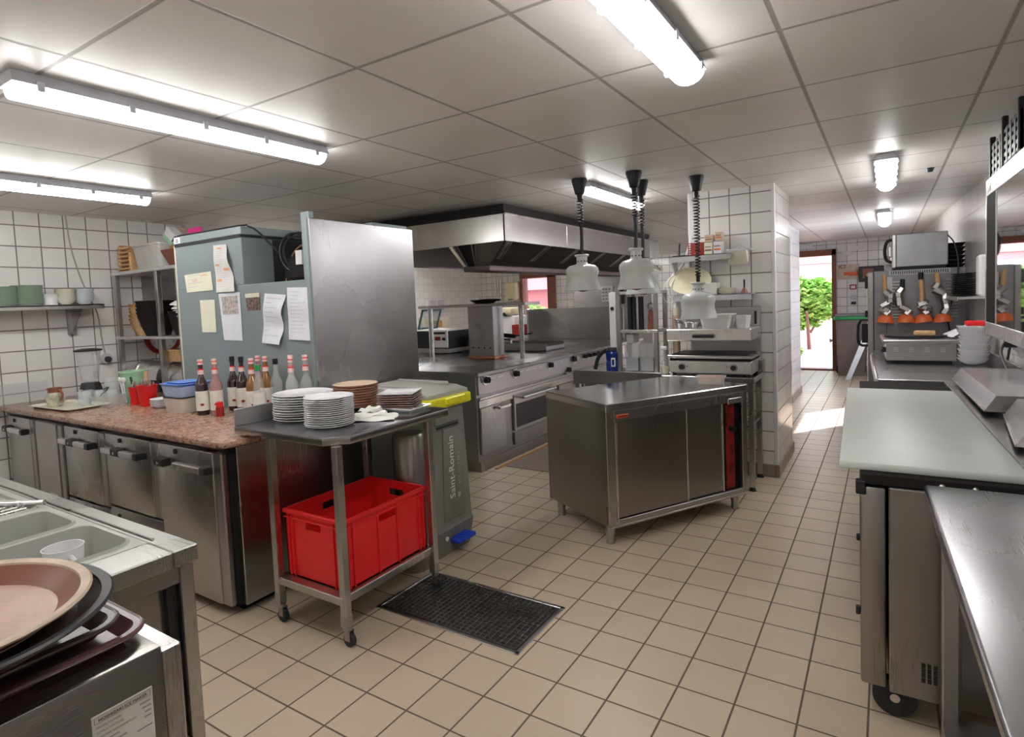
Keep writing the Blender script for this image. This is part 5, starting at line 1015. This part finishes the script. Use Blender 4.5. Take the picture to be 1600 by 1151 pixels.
bx('red_case', 'red case beneath the side door window', 'case', 'redd', -5.88, -5.60, 9.25, 9.5, .951, 1.14); solo('tap', 'steel tap with blue cap near the side door', 'tap', 'steel_l', TB([(-5.65, 9.7, .951), (-5.65, 9.7, 1.35), (-5.75, 9.65, 1.42), (-5.85, 9.6, 1.36)], .015, 8, 1), CB((-5.65, 9.7, 1.25), (-5.5, 9.7, 1.25), .012), loc=(-5.65, 9.7, .951))

# ------------------------------------------------------------------ back wall items
eg = bx('wall_sign', 'white plate sign high on the back wall right of the door', 'sign', 'sign', -.71, -.54, 12.735, 12.749, 2.17, 2.24)
bx('wall_sign', 'second white plate sign, higher and further right on the back wall', 'sign', 'sign', -.53, -.37, 12.735, 12.749, 2.27, 2.34)
bx('emergency_light', 'long pale emergency light above the open back door', 'light', 'sign', -1.50, -1.18, 12.70, 12.749, 2.345, 2.43)
ic = thing('wall_notice', 'beige notice reading ICI with an orange hand on the back wall', 'notice', (-.65, 12.75, 1.9)); part(ic, 'sheet', simple('beige_notice', (.62, .50, .40), .6), B(-.80, -.42, 12.74, 12.748, 1.72, 2.0)); part(ic, 'lettering', 'inkb', TXT('ICI', .10, T4(Vector((-.70, 12.738, 1.93))) @ FYN, .001)); part(ic, 'hand_picture', 'orange', B(-.68, -.44, 12.735, 12.74, 1.80, 1.86, .003), B(-.60, -.44, 12.735, 12.74, 1.78, 1.80, .003))
bx('alarm_button', 'small red framed alarm box on the back wall', 'alarm', 'redd', -.58, -.47, 12.71, 12.749, 1.53, 1.62, [('alarm_face', 'sign', B(-.56, -.49, 12.705, 12.71, 1.55, 1.60))])
bx('light_switch', 'grey switch plate below the red alarm box', 'switch', 'bakel', -.57, -.47, 12.73, 12.749, 1.34, 1.42); bx('wall_socket', 'small black socket below the grey switch', 'socket', 'black', -.56, -.48, 12.73, 12.749, 1.25, 1.30)
mn = thing('wall_monitor', 'black box with a dim reddish screen on the back wall', 'monitor', (-.2, 12.72, 1.8)); part(mn, 'monitor_body', 'black', B(-.43, -.02, 12.62, 12.749, 1.66, 1.94, .01)); part(mn, 'screen', 'terra', B(-.37, -.20, 12.612, 12.621, 1.72, 1.90))
gb = thing('wheeled_bin', 'grey brown wheeled bin with green rim by the back door', 'bin', (-.5, 12.2, 0))
part(gb, 'bin_body', 'bind', LOFT([blp(.06, -.74, -.32, 12.0, 12.4), blp(1.0, -.77, -.28, 11.98, 12.45)])); part(gb, 'green_rim', 'greenb', B(-.80, -.26, 11.94, 12.47, 1.0, 1.06, .015, 2)); part(gb, 'lid', 'bing', B(-.78, -.26, 11.95, 12.46, 1.06, 1.10, .015, 2)); parts(gb, 'wheel', 'rubber', CB((-.30, 12.05, .075), (-.24, 12.05, .075), .075), CB((-.78, 12.4, .075), (-.74, 12.4, .075), .075)); part(gb, 'base', 'bind', B(-.73, -.34, 12.01, 12.3, .0, .06))
solo('leaning_tray', 'long grey panel leaning against the wheeled bin', 'panel', 'silver', LOFT([[(-.60, 11.5, .0), (-.52, 11.5, .0), (-.52, 11.56, .0), (-.60, 11.56, .0)], [(-.30, 11.80, .85), (-.20, 11.80, .85), (-.20, 11.86, .85), (-.30, 11.86, .85)]]), loc=(-.55, 11.5, 0))

# ================================================================== RIGHT SIDE (turned two degrees with the right wall)
# near steel table
nt_ = thing('steel_table', 'scratched steel table in the near right corner', 'table', (.55, 1.3, 0), RF)
part(nt_, 'table_top', 'steel_table', B(.185, .90, .2, 2.385, .862, .90, .012, 3))
part(nt_, 'apron', 'steely', B(.215, .87, .23, 2.36, .80, .862, .003))
for x, y in ((.25, 2.30), (.25, .3), (.84, 2.3), (.84, .3)): part(nt_, 'leg', 'steel', B(x - .022, x + .022, y - .022, y + .022, .0, .80, .003))
part(nt_, 'side_plate', 'steel', B(.232, .285, 2.33, 2.345, .15, .62, .012))
part(nt_, 'lower_shelf', 'steel_d', B(.23, .86, .28, 2.32, .12, .15, .003))
# saladette
sd = thing('preparation_counter', 'steel refrigerated prep counter carrying the white cutting board', 'refrigerator', (.42, 3.4, 0), RF)
part(sd, 'body', 'steel_cab', B(.088, .86, 2.41, 4.84, .12, .865, .004))
for k in range(3): d = part(sd, 'door', 'steel_cab', B(.0, .08, 2.42 + k * .73, 3.13 + k * .73, .125, .86, .01, 2)); parts(d, 'hinge', 'black', B(-.012, .02, 2.413 + k * .73, 2.45 + k * .73, .83, .88, .004), B(-.014, .0, 2.42 + k * .73, 2.44 + k * .73, .38, .41, .003))
part(sd, 'top_frame', 'blackm', B(.005, .86, 2.425, 4.84, .866, .906, .004)); parts(sd, 'bolt', 'steel_l', *[SPH((x, 2.422, .886), .009) for x in (.24, .33, .52, .7)])
part(sd, 'vent', 'black', *[B(.182 + .017 * i, .193 + .017 * i, 2.404, 2.412, .19 + .018 * j, .203 + .018 * j) for i in range(3) for j in range(4)])
part(sd, 'well_frame', 'steel_top', B(.485, .88, 2.45, 4.84, .906, .925, .004))
for x, y in ((.107, 2.52), (.78, 2.52), (.107, 4.5), (.78, 4.5)):
    w = part(sd, 'caster', 'steel_l', B(x - .03, x + .03, y - .012, y + .012, .06, .121, .004)); part(w, 'wheel', 'rubber', CB((x, y - .05, .07), (x, y - .02, .07), .07, seg=32)); part(w, 'hub', 'steel_l', CB((x, y - .056, .07), (x, y - .048, .07), .016))
bd = solo('cutting_board', 'large white cutting board on the prep counter', 'board', 'board', B(-.065, .48, 2.46, 4.30, .9065, .936, .008, 2), loc=(.2, 3.4, .907), frame=RF)
def lid(label, x0, x1, y0, y1, z, h, rz=0):
    c = ((x0 + x1) / 2, (y0 + y1) / 2, z); t = thing('well_lid', label, 'lid', c, RF, group='steel lids on the prep counter'); m = T4(Vector(c)) @ RZ(rz); w, d = (x1 - x0) / 2, (y1 - y0) / 2; e = .045
    part(t, 'lid_shell', 'steel_top', XF(m, LOFT([[(-w, -d, 0), (w, -d, 0), (w, d, 0), (-w, d, 0)], [(-w + .004, -d + .004, .012), (w, -d + .004, .012), (w, d - .004, .012), (-w + .004, d - .004, .012)], [(-w + e, -d + .02, h), (w, -d + .02, h), (w, d - .02, h), (-w + e, d - .02, h)]])))
    part(t, 'lid_edge', 'steel_l', XF(m, B(-w - .004, -w + .004, -d, d, -.002, .010, .002)))
lid('steel lid on the prep counter, farther of two', .525, .88, 3.60, 4.78, .945, .075)
lid('steel lid on the prep counter, nearer of two', .545, .83, 2.84, 3.50, .945, .085, -.11)
part(sd, 'ingredient_well', 'steel_d', B(.60, .86, 2.80, 4.80, .925, .946, .003))
# far counter
fcn = thing('side_counter', 'steel counter along the right wall beyond the prep counter', 'counter', (.5, 5.8, 0), RF)
part(fcn, 'counter_top', 'steel_table', B(.115, .90, 4.86, 7.14, .885, .92, .005)); part(fcn, 'counter_body', 'steel_d', B(.15, .88, 4.87, 7.12, .08, .885)); part(fcn, 'edge_rail', 'steel_l', B(.095, .118, 4.86, 6.6, .87, .925, .008, 2)); part(fcn, 'back_upstand', 'steely', B(.88, .90, 4.86, 7.14, .92, 1.02, .003)); part(fcn, 'plinth', 'blackm', B(.2, .86, 4.9, 7.1, 0, .08))
hp = thing('hot_plate', 'steel cased black hot plate on the right hand counter', 'hot plate', (.43, 6.1, .92), RF)
part(hp, 'case', 'steel', B(.20, .675, 5.86, 6.5, .945, 1.085, .004)); part(hp, 'foot', 'black', B(.23, .65, 5.9, 6.46, .9205, .945)); part(hp, 'tray_rim', 'steel_d', B(.175, .70, 5.82, 6.54, 1.085, 1.12, .006)); part(hp, 'cooking_plate', 'black', CY(.43, 6.18, 1.12, 1.14, .235, seg=48))
part(hp, 'vent', 'steel_l', *[B(.25 + .105 * i, .285 + .105 * i, 5.852, 5.861, 1.02 + .015 * j, 1.027 + .015 * j) for i in range(4) for j in range(3)]); part(hp, 'side_knob', 'black', CB((.20, 5.93, 1.03), (.165, 5.93, 1.03), .022))
solo('batter_spreader', 'pale wooden scraper block on the black hot plate', 'scraper', 'wood', B(.40, .55, 6.0, 6.03, 1.1405, 1.185, .012, 2), loc=(.47, 6.0, 1.14), frame=RF)
solo('paper_sheet', 'white sheet of paper between the hot plate and the bowls', 'paper', 'paper', LOFT([[(.66, 5.95, 1.13), (.78, 5.95, 1.22), (.78, 6.2, 1.22), (.60, 6.2, 1.13)], [(.66, 5.95, 1.133), (.78, 5.95, 1.223), (.78, 6.2, 1.223), (.60, 6.2, 1.133)]]), loc=(.7, 6, 1.13), frame=RF)
bw = solo('bowl', 'x', 'bowl', 'white', bowl_bm(.105, .055, 36, foot=.35))
rnd = random.Random(4)
for k in range(13):
    m = RF @ T4(Vector((.775 + rnd.uniform(-.008, .008), 5.83 + rnd.uniform(-.006, .006), .9245 + k * .0205))) @ RX(rnd.uniform(-.06, .06)) @ RY(.05 + rnd.uniform(-.05, .05))
    lb = 'lowest white bowl beside the hot plate' if k == 0 else 'topmost white bowl beside the hot plate' if k == 12 else 'white bowl in the leaning stack beside the hot plate'
    if k == 0: bw.location = m.to_translation(); bw.rotation_euler = m.to_euler(); bw['label'] = lb; bw['group'] = 'white bowls beside the hot plate'
    else: dup(bw, m, lb, 'white bowls beside the hot plate')
rd = solo('red_scourer', 'red folded cloth on top of the white bowls', 'cloth', 'red', B(.72, .85, 5.78, 5.88, 1.230, 1.272, .016, 2), loc=(.78, 5.83, 1.222), frame=RF)
# tall oven cabinet seen from its side
tc = thing('oven_cabinet', 'tall grey vented oven cabinet at the end of the right counter', 'oven', (.5, 7.6, 0), RF)
part(tc, 'body', simple('grey_cabinet_metal', (.30, .30, .32), .38, metal=.7, var=.06), B(.14, .90, 7.2, 8.0, .05, 1.725, .006)); part(tc, 'base', 'blackm', B(.18, .86, 7.24, 7.96, 0, .05))
part(tc, 'top_vent', 'black', *[B(.29 + .0185 * i, .298 + .0185 * i, 7.195, 7.201, 1.685, 1.715) for i in range(26)]); part(tc, 'vent_strip', 'silver', B(.27, .78, 7.196, 7.2, 1.675, 1.724))
part(tc, 'louvre', 'whitep', *[B(.30, .385, 7.188, 7.2, 1.24 + .03 * j, 1.252 + .03 * j, .003) for j in range(13)]); part(tc, 'louvre', 'silver', *[B(.745, .84, 7.188, 7.2, 1.24 + .03 * j, 1.252 + .03 * j, .003) for j in range(13)]); part(tc, 'seam', 'black', B(.248, .252, 7.196, 7.201, .9, 1.66)); part(tc, 'white_strip', 'sign', B(.255, .30, 7.194, 7.2, 1.22, 1.66))
dr_ = part(tc, 'door', 'steel_d', B(.085, .138, 7.22, 7.98, .10, 1.72, .006)); part(dr_, 'latch', 'black', B(.06, .086, 7.24, 7.28, 1.55, 1.68, .006), B(.06, .086, 7.24, 7.28, 1.25, 1.32, .006)); part(dr_, 'handle', 'black', TB([(.085, 7.27, 1.22), (.0, 7.27, 1.22), (-.01, 7.27, 1.0), (.02, 7.27, .95), (.085, 7.27, .95)], .014, 8, 1), B(.03, .085, 7.26, 7.28, .98, 1.18, .004))
mw = thing('microwave', 'silver microwave lying on top of the vented cabinet', 'microwave', (.53, 7.5, 1.726), RF)
part(mw, 'case', 'silver', B(.335, .765, 7.25, 7.68, 1.755, 2.09, .008)); part(mw, 'door', 'steel_l', B(.300, .335, 7.245, 7.685, 1.75, 2.09, .006)); part(mw, 'handle', 'black', TB([(.30, 7.30, 2.04), (.255, 7.30, 2.03), (.235, 7.30, 1.93), (.25, 7.30, 1.83), (.30, 7.30, 1.81)], .016, 8, 2)); part(mw, 'side_grip', 'steel_l', B(.262, .30, 7.27, 7.36, 1.86, 1.98, .01)); part(mw, 'foot', 'black', B(.31, .75, 7.27, 7.66, 1.7255, 1.756, .003))
solo('microwave_lead', 'black lead hanging from the microwave to the hot plate', 'cable', 'black', TB([(.76, 7.22, 2.04), (.80, 7.18, 1.98), (.83, 7.17, 1.85), (.84, 7.17, 1.7), (.80, 7.17, 1.45), (.75, 7.17, 1.25), (.76, 7.1, 1.1), (.80, 6.9, .93)], .006, 6, 2), loc=(.8, 7.17, .93), frame=RF)
bx('paper_box', 'small white box left of the microwave', 'box', 'sign', .24, .30, 7.4, 7.5, 1.7255, 1.80, frame=RF)
tn = solo('baking_tray', 'x', 'tray', 'black', LOFT([[(x, y, zz) for x, y in rr(-w, w, -w * 1.2, w * 1.2, .02)] for w, zz in ((.062, 0), (.08, .034), (.085, .034), (.085, .038), (.074, .036), (.058, .006))]))
for k in range(6):
    m = RF @ T4(Vector((.84, 7.5, 1.7265 + k * .042))); lb = 'topmost deep black tray right of the microwave' if k == 5 else 'deep black baking tray in the stack right of the microwave'
    if k == 0: tn.location = m.to_translation(); tn.rotation_euler = m.to_euler(); tn['label'] = lb; tn['group'] = 'black trays right of the microwave'
    else: dup(tn, m, lb)
shs = thing('wall_shelf', 'short steel wall shelf above the stack of white bowls', 'shelf', (.83, 6.7, 1.44), RF); part(shs, 'shelf_board', 'steel_l', B(.72, .925, 6.2, 7.08, 1.43, 1.45, .003)); part(shs, 'front_lip', 'steel_l', B(.715, .722, 6.2, 7.08, 1.42, 1.455, .002))
pn_ = solo('blini_pan', 'x', 'pan', 'black', L([(0, 0), (.075, 0), (.098, .013), (.094, .014), (.072, .004), (0, .004)], seg=28))
for k in range(12):
    m = RF @ T4(Vector((.83 - .004 * k * 0, 6.78, 1.4505 + k * .0175))) @ RY(-.05 + .01 * (k % 3)); lb = 'topmost flat black pan on the short wall shelf' if k == 11 else 'flat black pan in the stack on the short wall shelf'
    if k == 0: pn_.location = m.to_translation(); pn_.rotation_euler = m.to_euler(); pn_['label'] = lb; pn_['group'] = 'black pans on the short wall shelf'
    else: dup(pn_, m, lb)
bx('storage_tub', 'tall white plastic tub at the near end of the short shelf', 'tub', 'whitep', .865, .925, 6.24, 6.40, 1.4505, 1.80, frame=RF, b=.02)
# hanging utensils with orange cups
CUPS = [(.235, [(-.01, 1.68), (.0, 1.52)], 'wood', 'leftmost'), (.407, [(-.025, 1.63), (-.03, 1.54)], 'black', 'second from the left'), (.552, [(-.02, 1.63), (-.01, 1.40)], 'wood', 'third from the left'), (.708, [(-.05, 1.68), (-.04, 1.57)], 'wood', 'rightmost')]
for k, (x, hd_, hm, wd) in enumerate(CUPS):
    y = 7.085; t = thing('dough_plunger', 'crumpled steel utensil with orange rubber cup, %s of four' % wd, 'utensil', (x, y, 1.22), RF, group='orange cupped utensils hanging on the cabinet')
    (dx0, z0), (dx1, z1) = hd_
    part(t, 'handle', hm, CB((x + dx0, y + .02, z0), (x + dx1, y + .01, z1), .020, .022, 10)); 
    if k == 2: part(t, 'handle_cap', 'black', CB((x + dx0, y + .02, 1.69), (x + dx0, y + .02, 1.62), .022))
    rnd = random.Random(k + 50); n = 6; out = []; px_, pz_ = x + dx1, z1
    for i in range(n):
        q = (i + 1) / n; nx_ = x + dx1 * (1 - q) + rnd.choice((-1, 1)) * .035 * (1 if i < n - 1 else 0); nz = z1 + (1.275 - z1) * q
        out.append(CB((px_, y, pz_), (nx_, y - .01, nz), .044 if i % 2 else .036, .040, 7)); px_, pz_ = nx_, nz
    part(t, 'crumpled_shaft', 'steel', *out)
    part(t, 'rubber_cup', 'orange', XF(T4(Vector((x, y, 1.205))) @ RY((.10, .02, -.14, -.10)[k]), L([(0, .078), (.03, .076), (.054, .062), (.068, .035), (.078, .004), (.082, -.004), (.075, -.006), (0, .0)], seg=28)))
# glass fronted wall cabinet
GF = T4(Vector((.5, 4.5, 0))) @ RZ(math.radians(1.15)) @ T4(Vector((-.5, -4.5, 0)))
gc = thing('glass_cabinet', 'steel framed wall cabinet with dark reflective glass front', 'cabinet', (.62, 3.2, 1.27), GF)
GXF = .50
part(gc, 'case', 'steel', B(GXF + .02, .75, 1.9, 4.50, 1.275, 2.15, .004)); part(gc, 'frame', 'steel_l', B(GXF - .004, GXF + .02, 1.9, 4.52, 2.07, 2.165, .003), B(GXF - .004, GXF + .02, 1.9, 4.52, 1.262, 1.335, .003), B(GXF - .004, GXF + .02, 4.50, 4.52, 1.262, 2.165, .003))
part(gc, 'frame_label', 'sign', B(GXF - .006, GXF - .003, 4.36, 4.44, 2.09, 2.12)); part(gc, 'glass_surround', 'blackm', B(GXF, GXF + .018, 4.2, 4.50, 1.335, 2.07)); part(gc, 'glass_door', 'mirror', B(GXF + .001, GXF + .012, 1.9, 4.205, 1.335, 2.07)); part(gc, 'door_seal', 'steel_l', B(GXF - .002, GXF + .004, 4.195, 4.205, 1.335, 2.07))
bc = thing('vegetable_crate', 'black slatted crate standing on the glass cabinet', 'crate', (.62, 4.0, 2.166))
part(bc, 'crate_body', 'black', *[B(.51, .52, 3.55, 4.45, 2.167 + .04 * k, 2.187 + .04 * k) for k in range(5)], *[B(.51, .74, 4.44, 4.45, 2.167 + .04 * k, 2.187 + .04 * k) for k in range(5)], *[B(.508, .522, 3.55 + .11 * k, 3.60 + .11 * k, 2.167, 2.35, .002) for k in range(9)], *[B(.52 + .1 * k, .55 + .1 * k, 4.43, 4.448, 2.167, 2.35) for k in range(3)], B(.51, .74, 3.55, 4.45, 2.166, 2.172))
parts(bc, 'corner_post', 'black', B(.503, .53, 4.42, 4.455, 2.167, 2.40, .004), B(.503, .53, 4.0, 4.04, 2.167, 2.42, .004), B(.503, .53, 3.55, 3.58, 2.167, 2.40, .004))
solo('red_bag', 'red and clear plastic bag on top of the glass cabinet', 'bag', 'red', XF(T4(Vector((.60, 3.62, 2.335))), SPH((0, 0, 0), .075, 1, 1.3, .9)), XF(T4(Vector((.62, 3.75, 2.30))), SPH((0, 0, 0), .05, 1, 1.3, .8)), loc=(.6, 3.6, 2.25))
pl = thing('wall_socket', 'steel wall socket with a black plug under the glass cabinet', 'socket', (.93, 5.1, 1.15), RF); part(pl, 'socket_plate', 'silver', B(.905, .929, 4.9, 5.25, 1.10, 1.22, .006)); part(pl, 'plug', 'black', CB((.905, 5.08, 1.16), (.84, 5.08, 1.15), .035, .026)); part(pl, 'plug_lead', 'black', TB([(.84, 5.08, 1.15), (.80, 5.0, 1.10), (.82, 4.8, .98), (.85, 4.7, .95)], .010, 8, 2))
solo('power_lead', 'black lead rising from the counter to the wall socket', 'cable', 'black', TB([(.92, 5.3, 1.18), (.90, 5.32, 1.05), (.895, 5.33, .93)], .008, 6, 1), loc=(.9, 5.3, .93), frame=RF)

# ================================================================== NEAR LEFT: sink unit, ice maker and trays
sk = thing('sink_unit', 'steel sink unit with grey double bowl in the near left corner', 'sink', (-2.5, .55, 0))
SZ = .93
part(sk, 'steel_surround', steel('sink_steel', (.50, .50, .48), .3, axis='x'), B(-5.2, -1.64, .808, .878, SZ - .05, SZ, .004), B(-1.775, -1.64, .05, .808, SZ - .05, SZ, .004), B(-5.2, -1.775, .05, .18, SZ - .05, SZ), B(-5.2, -3.4, .18, .808, SZ - .05, SZ), B(-3.3, -1.78, .822, .830, SZ, SZ + .006, .002))
def basin(x0, x1, y0, y1, cx0, cx1, cy0, cy1, dz, r=.05):
    def lp(pts, z): return [(x, y, z) for x, y in pts]
    o = rr(cx0, cx1, cy0, cy1, .0005); R1 = rr(x0 - .012, x1 + .012, y0 - .012, y1 + .012, r + .012); R2 = rr(x0, x1, y0, y1, r); R3 = rr(x0 + .02, x1 - .02, y0 + .02, y1 - .02, r)
    return LOFT([lp(o, SZ), lp(R1, SZ), lp(rr(x0 - .008, x1 + .008, y0 - .008, y1 + .008, r + .008), SZ + .008), lp(rr(x0 - .002, x1 + .002, y0 - .002, y1 + .002, r), SZ + .006), lp(R2, SZ - .006), lp(R3, SZ - dz)], cap0=False)
part(sk, 'large_bowl', 'grey_resin', basin(-2.10, -1.815, .28, .785, -2.125, -1.775, .18, .808, .125)); part(sk, 'small_bowl', 'grey_resin', basin(-2.395, -2.15, .45, .775, -2.42, -2.125, .18, .808, .16, .04))
part(sk, 'drainer_board', 'grey_resin', basin(-3.32, -2.46, .24, .775, -3.4, -2.42, .18, .808, .012, .03))
part(sk, 'drainer_mesh', 'steel_l', *[CB((-3.28, y, SZ - .001), (-2.48, y, SZ - .001), .003, seg=6) for y in [.27 + .024 * k for k in range(21)]], *[CB((x, .26, SZ + .002), (x, .76, SZ + .002), .003, seg=6) for x in [-3.26 + .04 * k for k in range(20)]])
part(sk, 'side_panel', 'steel_cab', B(-1.70, -1.69, .10, .80, .05, SZ - .055), B(-1.70, -1.655, .10, .87, SZ - .10, SZ - .05, .003))
part(sk, 'leg', 'steel', B(-1.692, -1.651, .827, .867, 0, SZ - .05, .003)); part(sk, 'leg', 'steel', B(-5.1, -5.06, .825, .865, 0, SZ - .05, .003)); part(sk, 'leg', 'steel', B(-3.4, -3.36, .825, .865, 0, SZ - .05, .003))
part(sk, 'gap_shade_block', 'black', B(-1.70, -1.67, .798, .824, 0, SZ - .10))  # black block puts the shade between panel and leg into colour
part(sk, 'cupboard', 'steel_d', B(-5.15, -3.45, .12, .80, .1, SZ - .055))
mg = thing('mug', 'plain white mug standing in the grey sink bowl', 'mug', (-1.92, .66, .85)); part(mg, 'mug_body', 'white', XF(T4(Vector((-1.93, .66, SZ - .1245))), L([(0, 0), (.04, 0), (.05, .14), (.046, .14), (.036, .006), (0, .006)]))); part(mg, 'handle', 'white', XF(T4(Vector((-1.93, .66, SZ - .125))), TB([(.046, 0, .12), (.085, 0, .11), (.082, 0, .05), (.043, 0, .04)], .007, 8, 2)))
tg = thing('kitchen_tongs', 'steel tongs lying across the sink drainer mesh', 'tongs', (-2.6, .74, SZ + .01)); part(tg, 'arm', 'steel_l', CB((-2.78, .62, SZ + .012), (-2.46, .80, SZ + .016), .009)); part(tg, 'arm', 'steel_l', CB((-2.80, .66, SZ + .012), (-2.46, .80, SZ + .016), .007))
# ice maker
im = thing('ice_maker', 'steel ice maker with a printed label in the near left corner', 'ice maker', (-1.4, .3, 0))
IX0, IX1, IY0, IY1 = -1.62, -1.197, -.15, .555
part(im, 'case', steel('ice_maker_steel', (.38, .36, .345), .3, axis='y', smear=.86), B(IX0, IX1, IY0, IY1, .06, SZ, .004, 2)); part(im, 'back_flange', 'steel', B(IX0 + .1, IX1 - .015, IY1 + .004, IY1 + .045, .68, SZ - .018, .004)); part(im, 'flange_gap', 'blackm', B(IX0 + .1, IX1 - .02, IY1 - .002, IY1 + .006, .1, SZ - .02))
part(im, 'screw', 'steel_l', SPH((IX1 + .002, .205, .885), .009)); part(im, 'drip_channel', 'black', CB((IX0 + .1, IY1 + .05, .65), (IX1 + .02, IY1 + .05, .65), .03)); parts(im, 'foot', 'black', *[CY(x, y, 0, .062, .02) for x in (IX0 + .05, IX1 - .05) for y in (IY0 + .05, IY1 - .05)])
lb = part(im, 'label_plate', simple('aged_label', (.62, .60, .54), .5), B(IX1 - .001, IX1 + .0015, .428, .532, .70, .862, .004))
part(lb, 'label_frame', 'ink', B(IX1 + .0015, IX1 + .002, .432, .528, .8575, .8583), B(IX1 + .0015, IX1 + .002, .432, .528, .8465, .8473), B(IX1 + .0015, IX1 + .002, .432, .433, .8465, .858), B(IX1 + .0015, IX1 + .002, .527, .528, .8465, .858))
part(lb, 'label_title', 'inkb', TXT('HOSHIZAKI ICE MAKER', .0080, T4(Vector((IX1 + .0022, .480, .8493))) @ FXP, .0002))
for k, a in enumerate(('MODEL NUMBER', 'SUPPLY VOLTAGE', 'ELECTRIC CONSUMPTION')):
    part(lb, 'label_line', 'ink', TXT(a, .0056, T4(Vector((IX1 + .0022, .434, .837 - k * .0095))) @ FXP, .0002, 'LEFT'))
parts(lb, 'illegible_print', 'ink', *[B(IX1 + .0015, IX1 + .002, y0, y1, .837 - k * .0095, .840 - k * .0095) for k, y0, y1 in ((0, .508, .527), (1, .512, .527), (2, .516, .527), (3, .434, .470), (3, .514, .527), (4, .434, .482), (5, .434, .464), (5, .500, .527), (7, .434, .495), (8, .434, .476), (9, .434, .50))])
def trayat(name, label, mat, w, d, h, r, x, y, z, rz=0, tilt=(0, 0), cat='tray', mats=None):
    t = thing(name, label, cat, (x, y, z)); m = T4(Vector((x, y, z))) @ RZ(rz) @ RX(tilt[0]) @ RY(tilt[1])
    part(t, 'tray_body', mat, XF(m.copy(), TRAY(w, d, h, r, .005, .025, n=8, lip=.010)))
    if mats: part(t, 'tray_rim', mats, XF(m.copy(), TB([(x_, y_, h + .002) for x_, y_ in rr(-w / 2, w / 2, -d / 2, d / 2, r, 8)], .0045, 8, closed=True)))
    return t
trayat('serving_tray', 'maroon rectangular tray, lowest on the ice maker', 'tray4', .42, .60, .024, .06, -1.445, .262, SZ + .0005, .0, mats='tray4')
trayat('serving_tray', 'dark brown rectangular tray, second from the bottom on the ice maker', 'tray3', .40, .57, .026, .06, -1.455, .240, SZ + .022, .02, mats='tray3')
trayat('serving_tray', 'tan rimmed brown rectangular tray beneath the oval trays', 'tray1', .36, .50, .026, .07, -1.47, .215, SZ + .046, .0, (-.01, 0), mats='tray2')
def oval(label, mat, rim, r, x, y, z, tilt):
    t = thing('oval_tray', label, 'tray', (x, y, z)); m = T4(Vector((x, y, z))) @ RX(tilt[0]) @ RY(tilt[1])
    part(t, 'tray_body', mat, XF(m.copy(), L([(0, 0), (r * .80, 0), (r * .80, .003), (0, .003)], seg=64)))
    part(t, 'tray_wall', 'tray_w' if mat == 'tray1' else 'tray3', XF(m.copy(), L([(r * .79, .0), (r * .93, .028), (r * .925, .031), (r * .775, .0035), (r * .79, .0)], seg=64)))
    if mat == 'tray1': parts(t, 'scratch', 'tray3', *[XF(m @ T4(Vector((a, b, .0032))) @ RZ(c_), B(-l, l, -.0006, .0006, 0, .0004)) for a, b, c_, l in ((.03, -.02, 2.3, .05), (.10, .04, .4, .035), (.09, -.05, 2.1, .03), (-.05, .05, 1.9, .04))])
    part(t, 'tray_rim', rim, XF(m.copy(), L([(r * .915, .026), (r * .99, .029), (r, .033), (r * .985, .037), (r * .925, .034), (r * .915, .026)], seg=64))); return t
oval('black round tray, second highest on the ice maker', 'tray3', 'black', .265, -1.375, .268, SZ + .098, (-.03, .0))
oval('worn copper brown round tray, topmost on the ice maker', 'tray1', 'tray2', .245, -1.385, .258, SZ + .116, (-.03, .0))

# ================================================================== light, sky, camera
ld = bpy.data.lights.new('sun', 'SUN'); ld.energy = 7; ld.angle = .01; ld.color = (1, .90, .90)
so = bpy.data.objects.new('sun', ld); col.objects.link(so)
so.rotation_euler = Vector((-.88, -1.25, -1)).to_track_quat('-Z', 'Y').to_euler()
struct('sun_block_eave', 'whitep', B(-9.5, 2.6, 12.9, 16.3, 2.62, 2.72))  # unseen overhang added to keep sun out of the back doorway
w = bpy.data.worlds.new('sky'); bpy.context.scene.world = w; w.use_nodes = True
bg = w.node_tree.nodes['Background']; bg.inputs[0].default_value = (.78, .86, 1, 1); bg.inputs[1].default_value = 3.0
cam = bpy.data.cameras.new('camera'); cam.sensor_width = 36; cam.lens = 918.5 / 1600 * 36
cam.shift_x = 7.2 / 1600; cam.shift_y = -49.6 / 1600; cam.clip_start = .02
co = bpy.data.objects.new('camera', cam); col.objects.link(co); bpy.context.scene.camera = co
R = ((.8401476, .5407246, -.0420581), (-.003095, -.0727656, -.9973443), (-.5423489, .8380466, -.0594603))
co.matrix_world = Matrix(((R[0][0], -R[1][0], -R[2][0], 0), (R[0][1], -R[1][1], -R[2][1], 0), (R[0][2], -R[1][2], -R[2][2], 1.573 * S), (0, 0, 0, 1)))
for o in list(bpy.data.objects):                     # survey units to metres
    if o.parent is None and o.type in ('MESH', 'EMPTY'):
        o.location = o.location * S; o.scale = (S, S, S)
vs = bpy.context.scene.view_settings
vs.view_transform = 'Standard'; vs.look = 'None'; vs.gamma = 1; vs.use_curve_mapping = False; vs.exposure = 1.4
bpy.context.scene.cycles.use_denoising = True
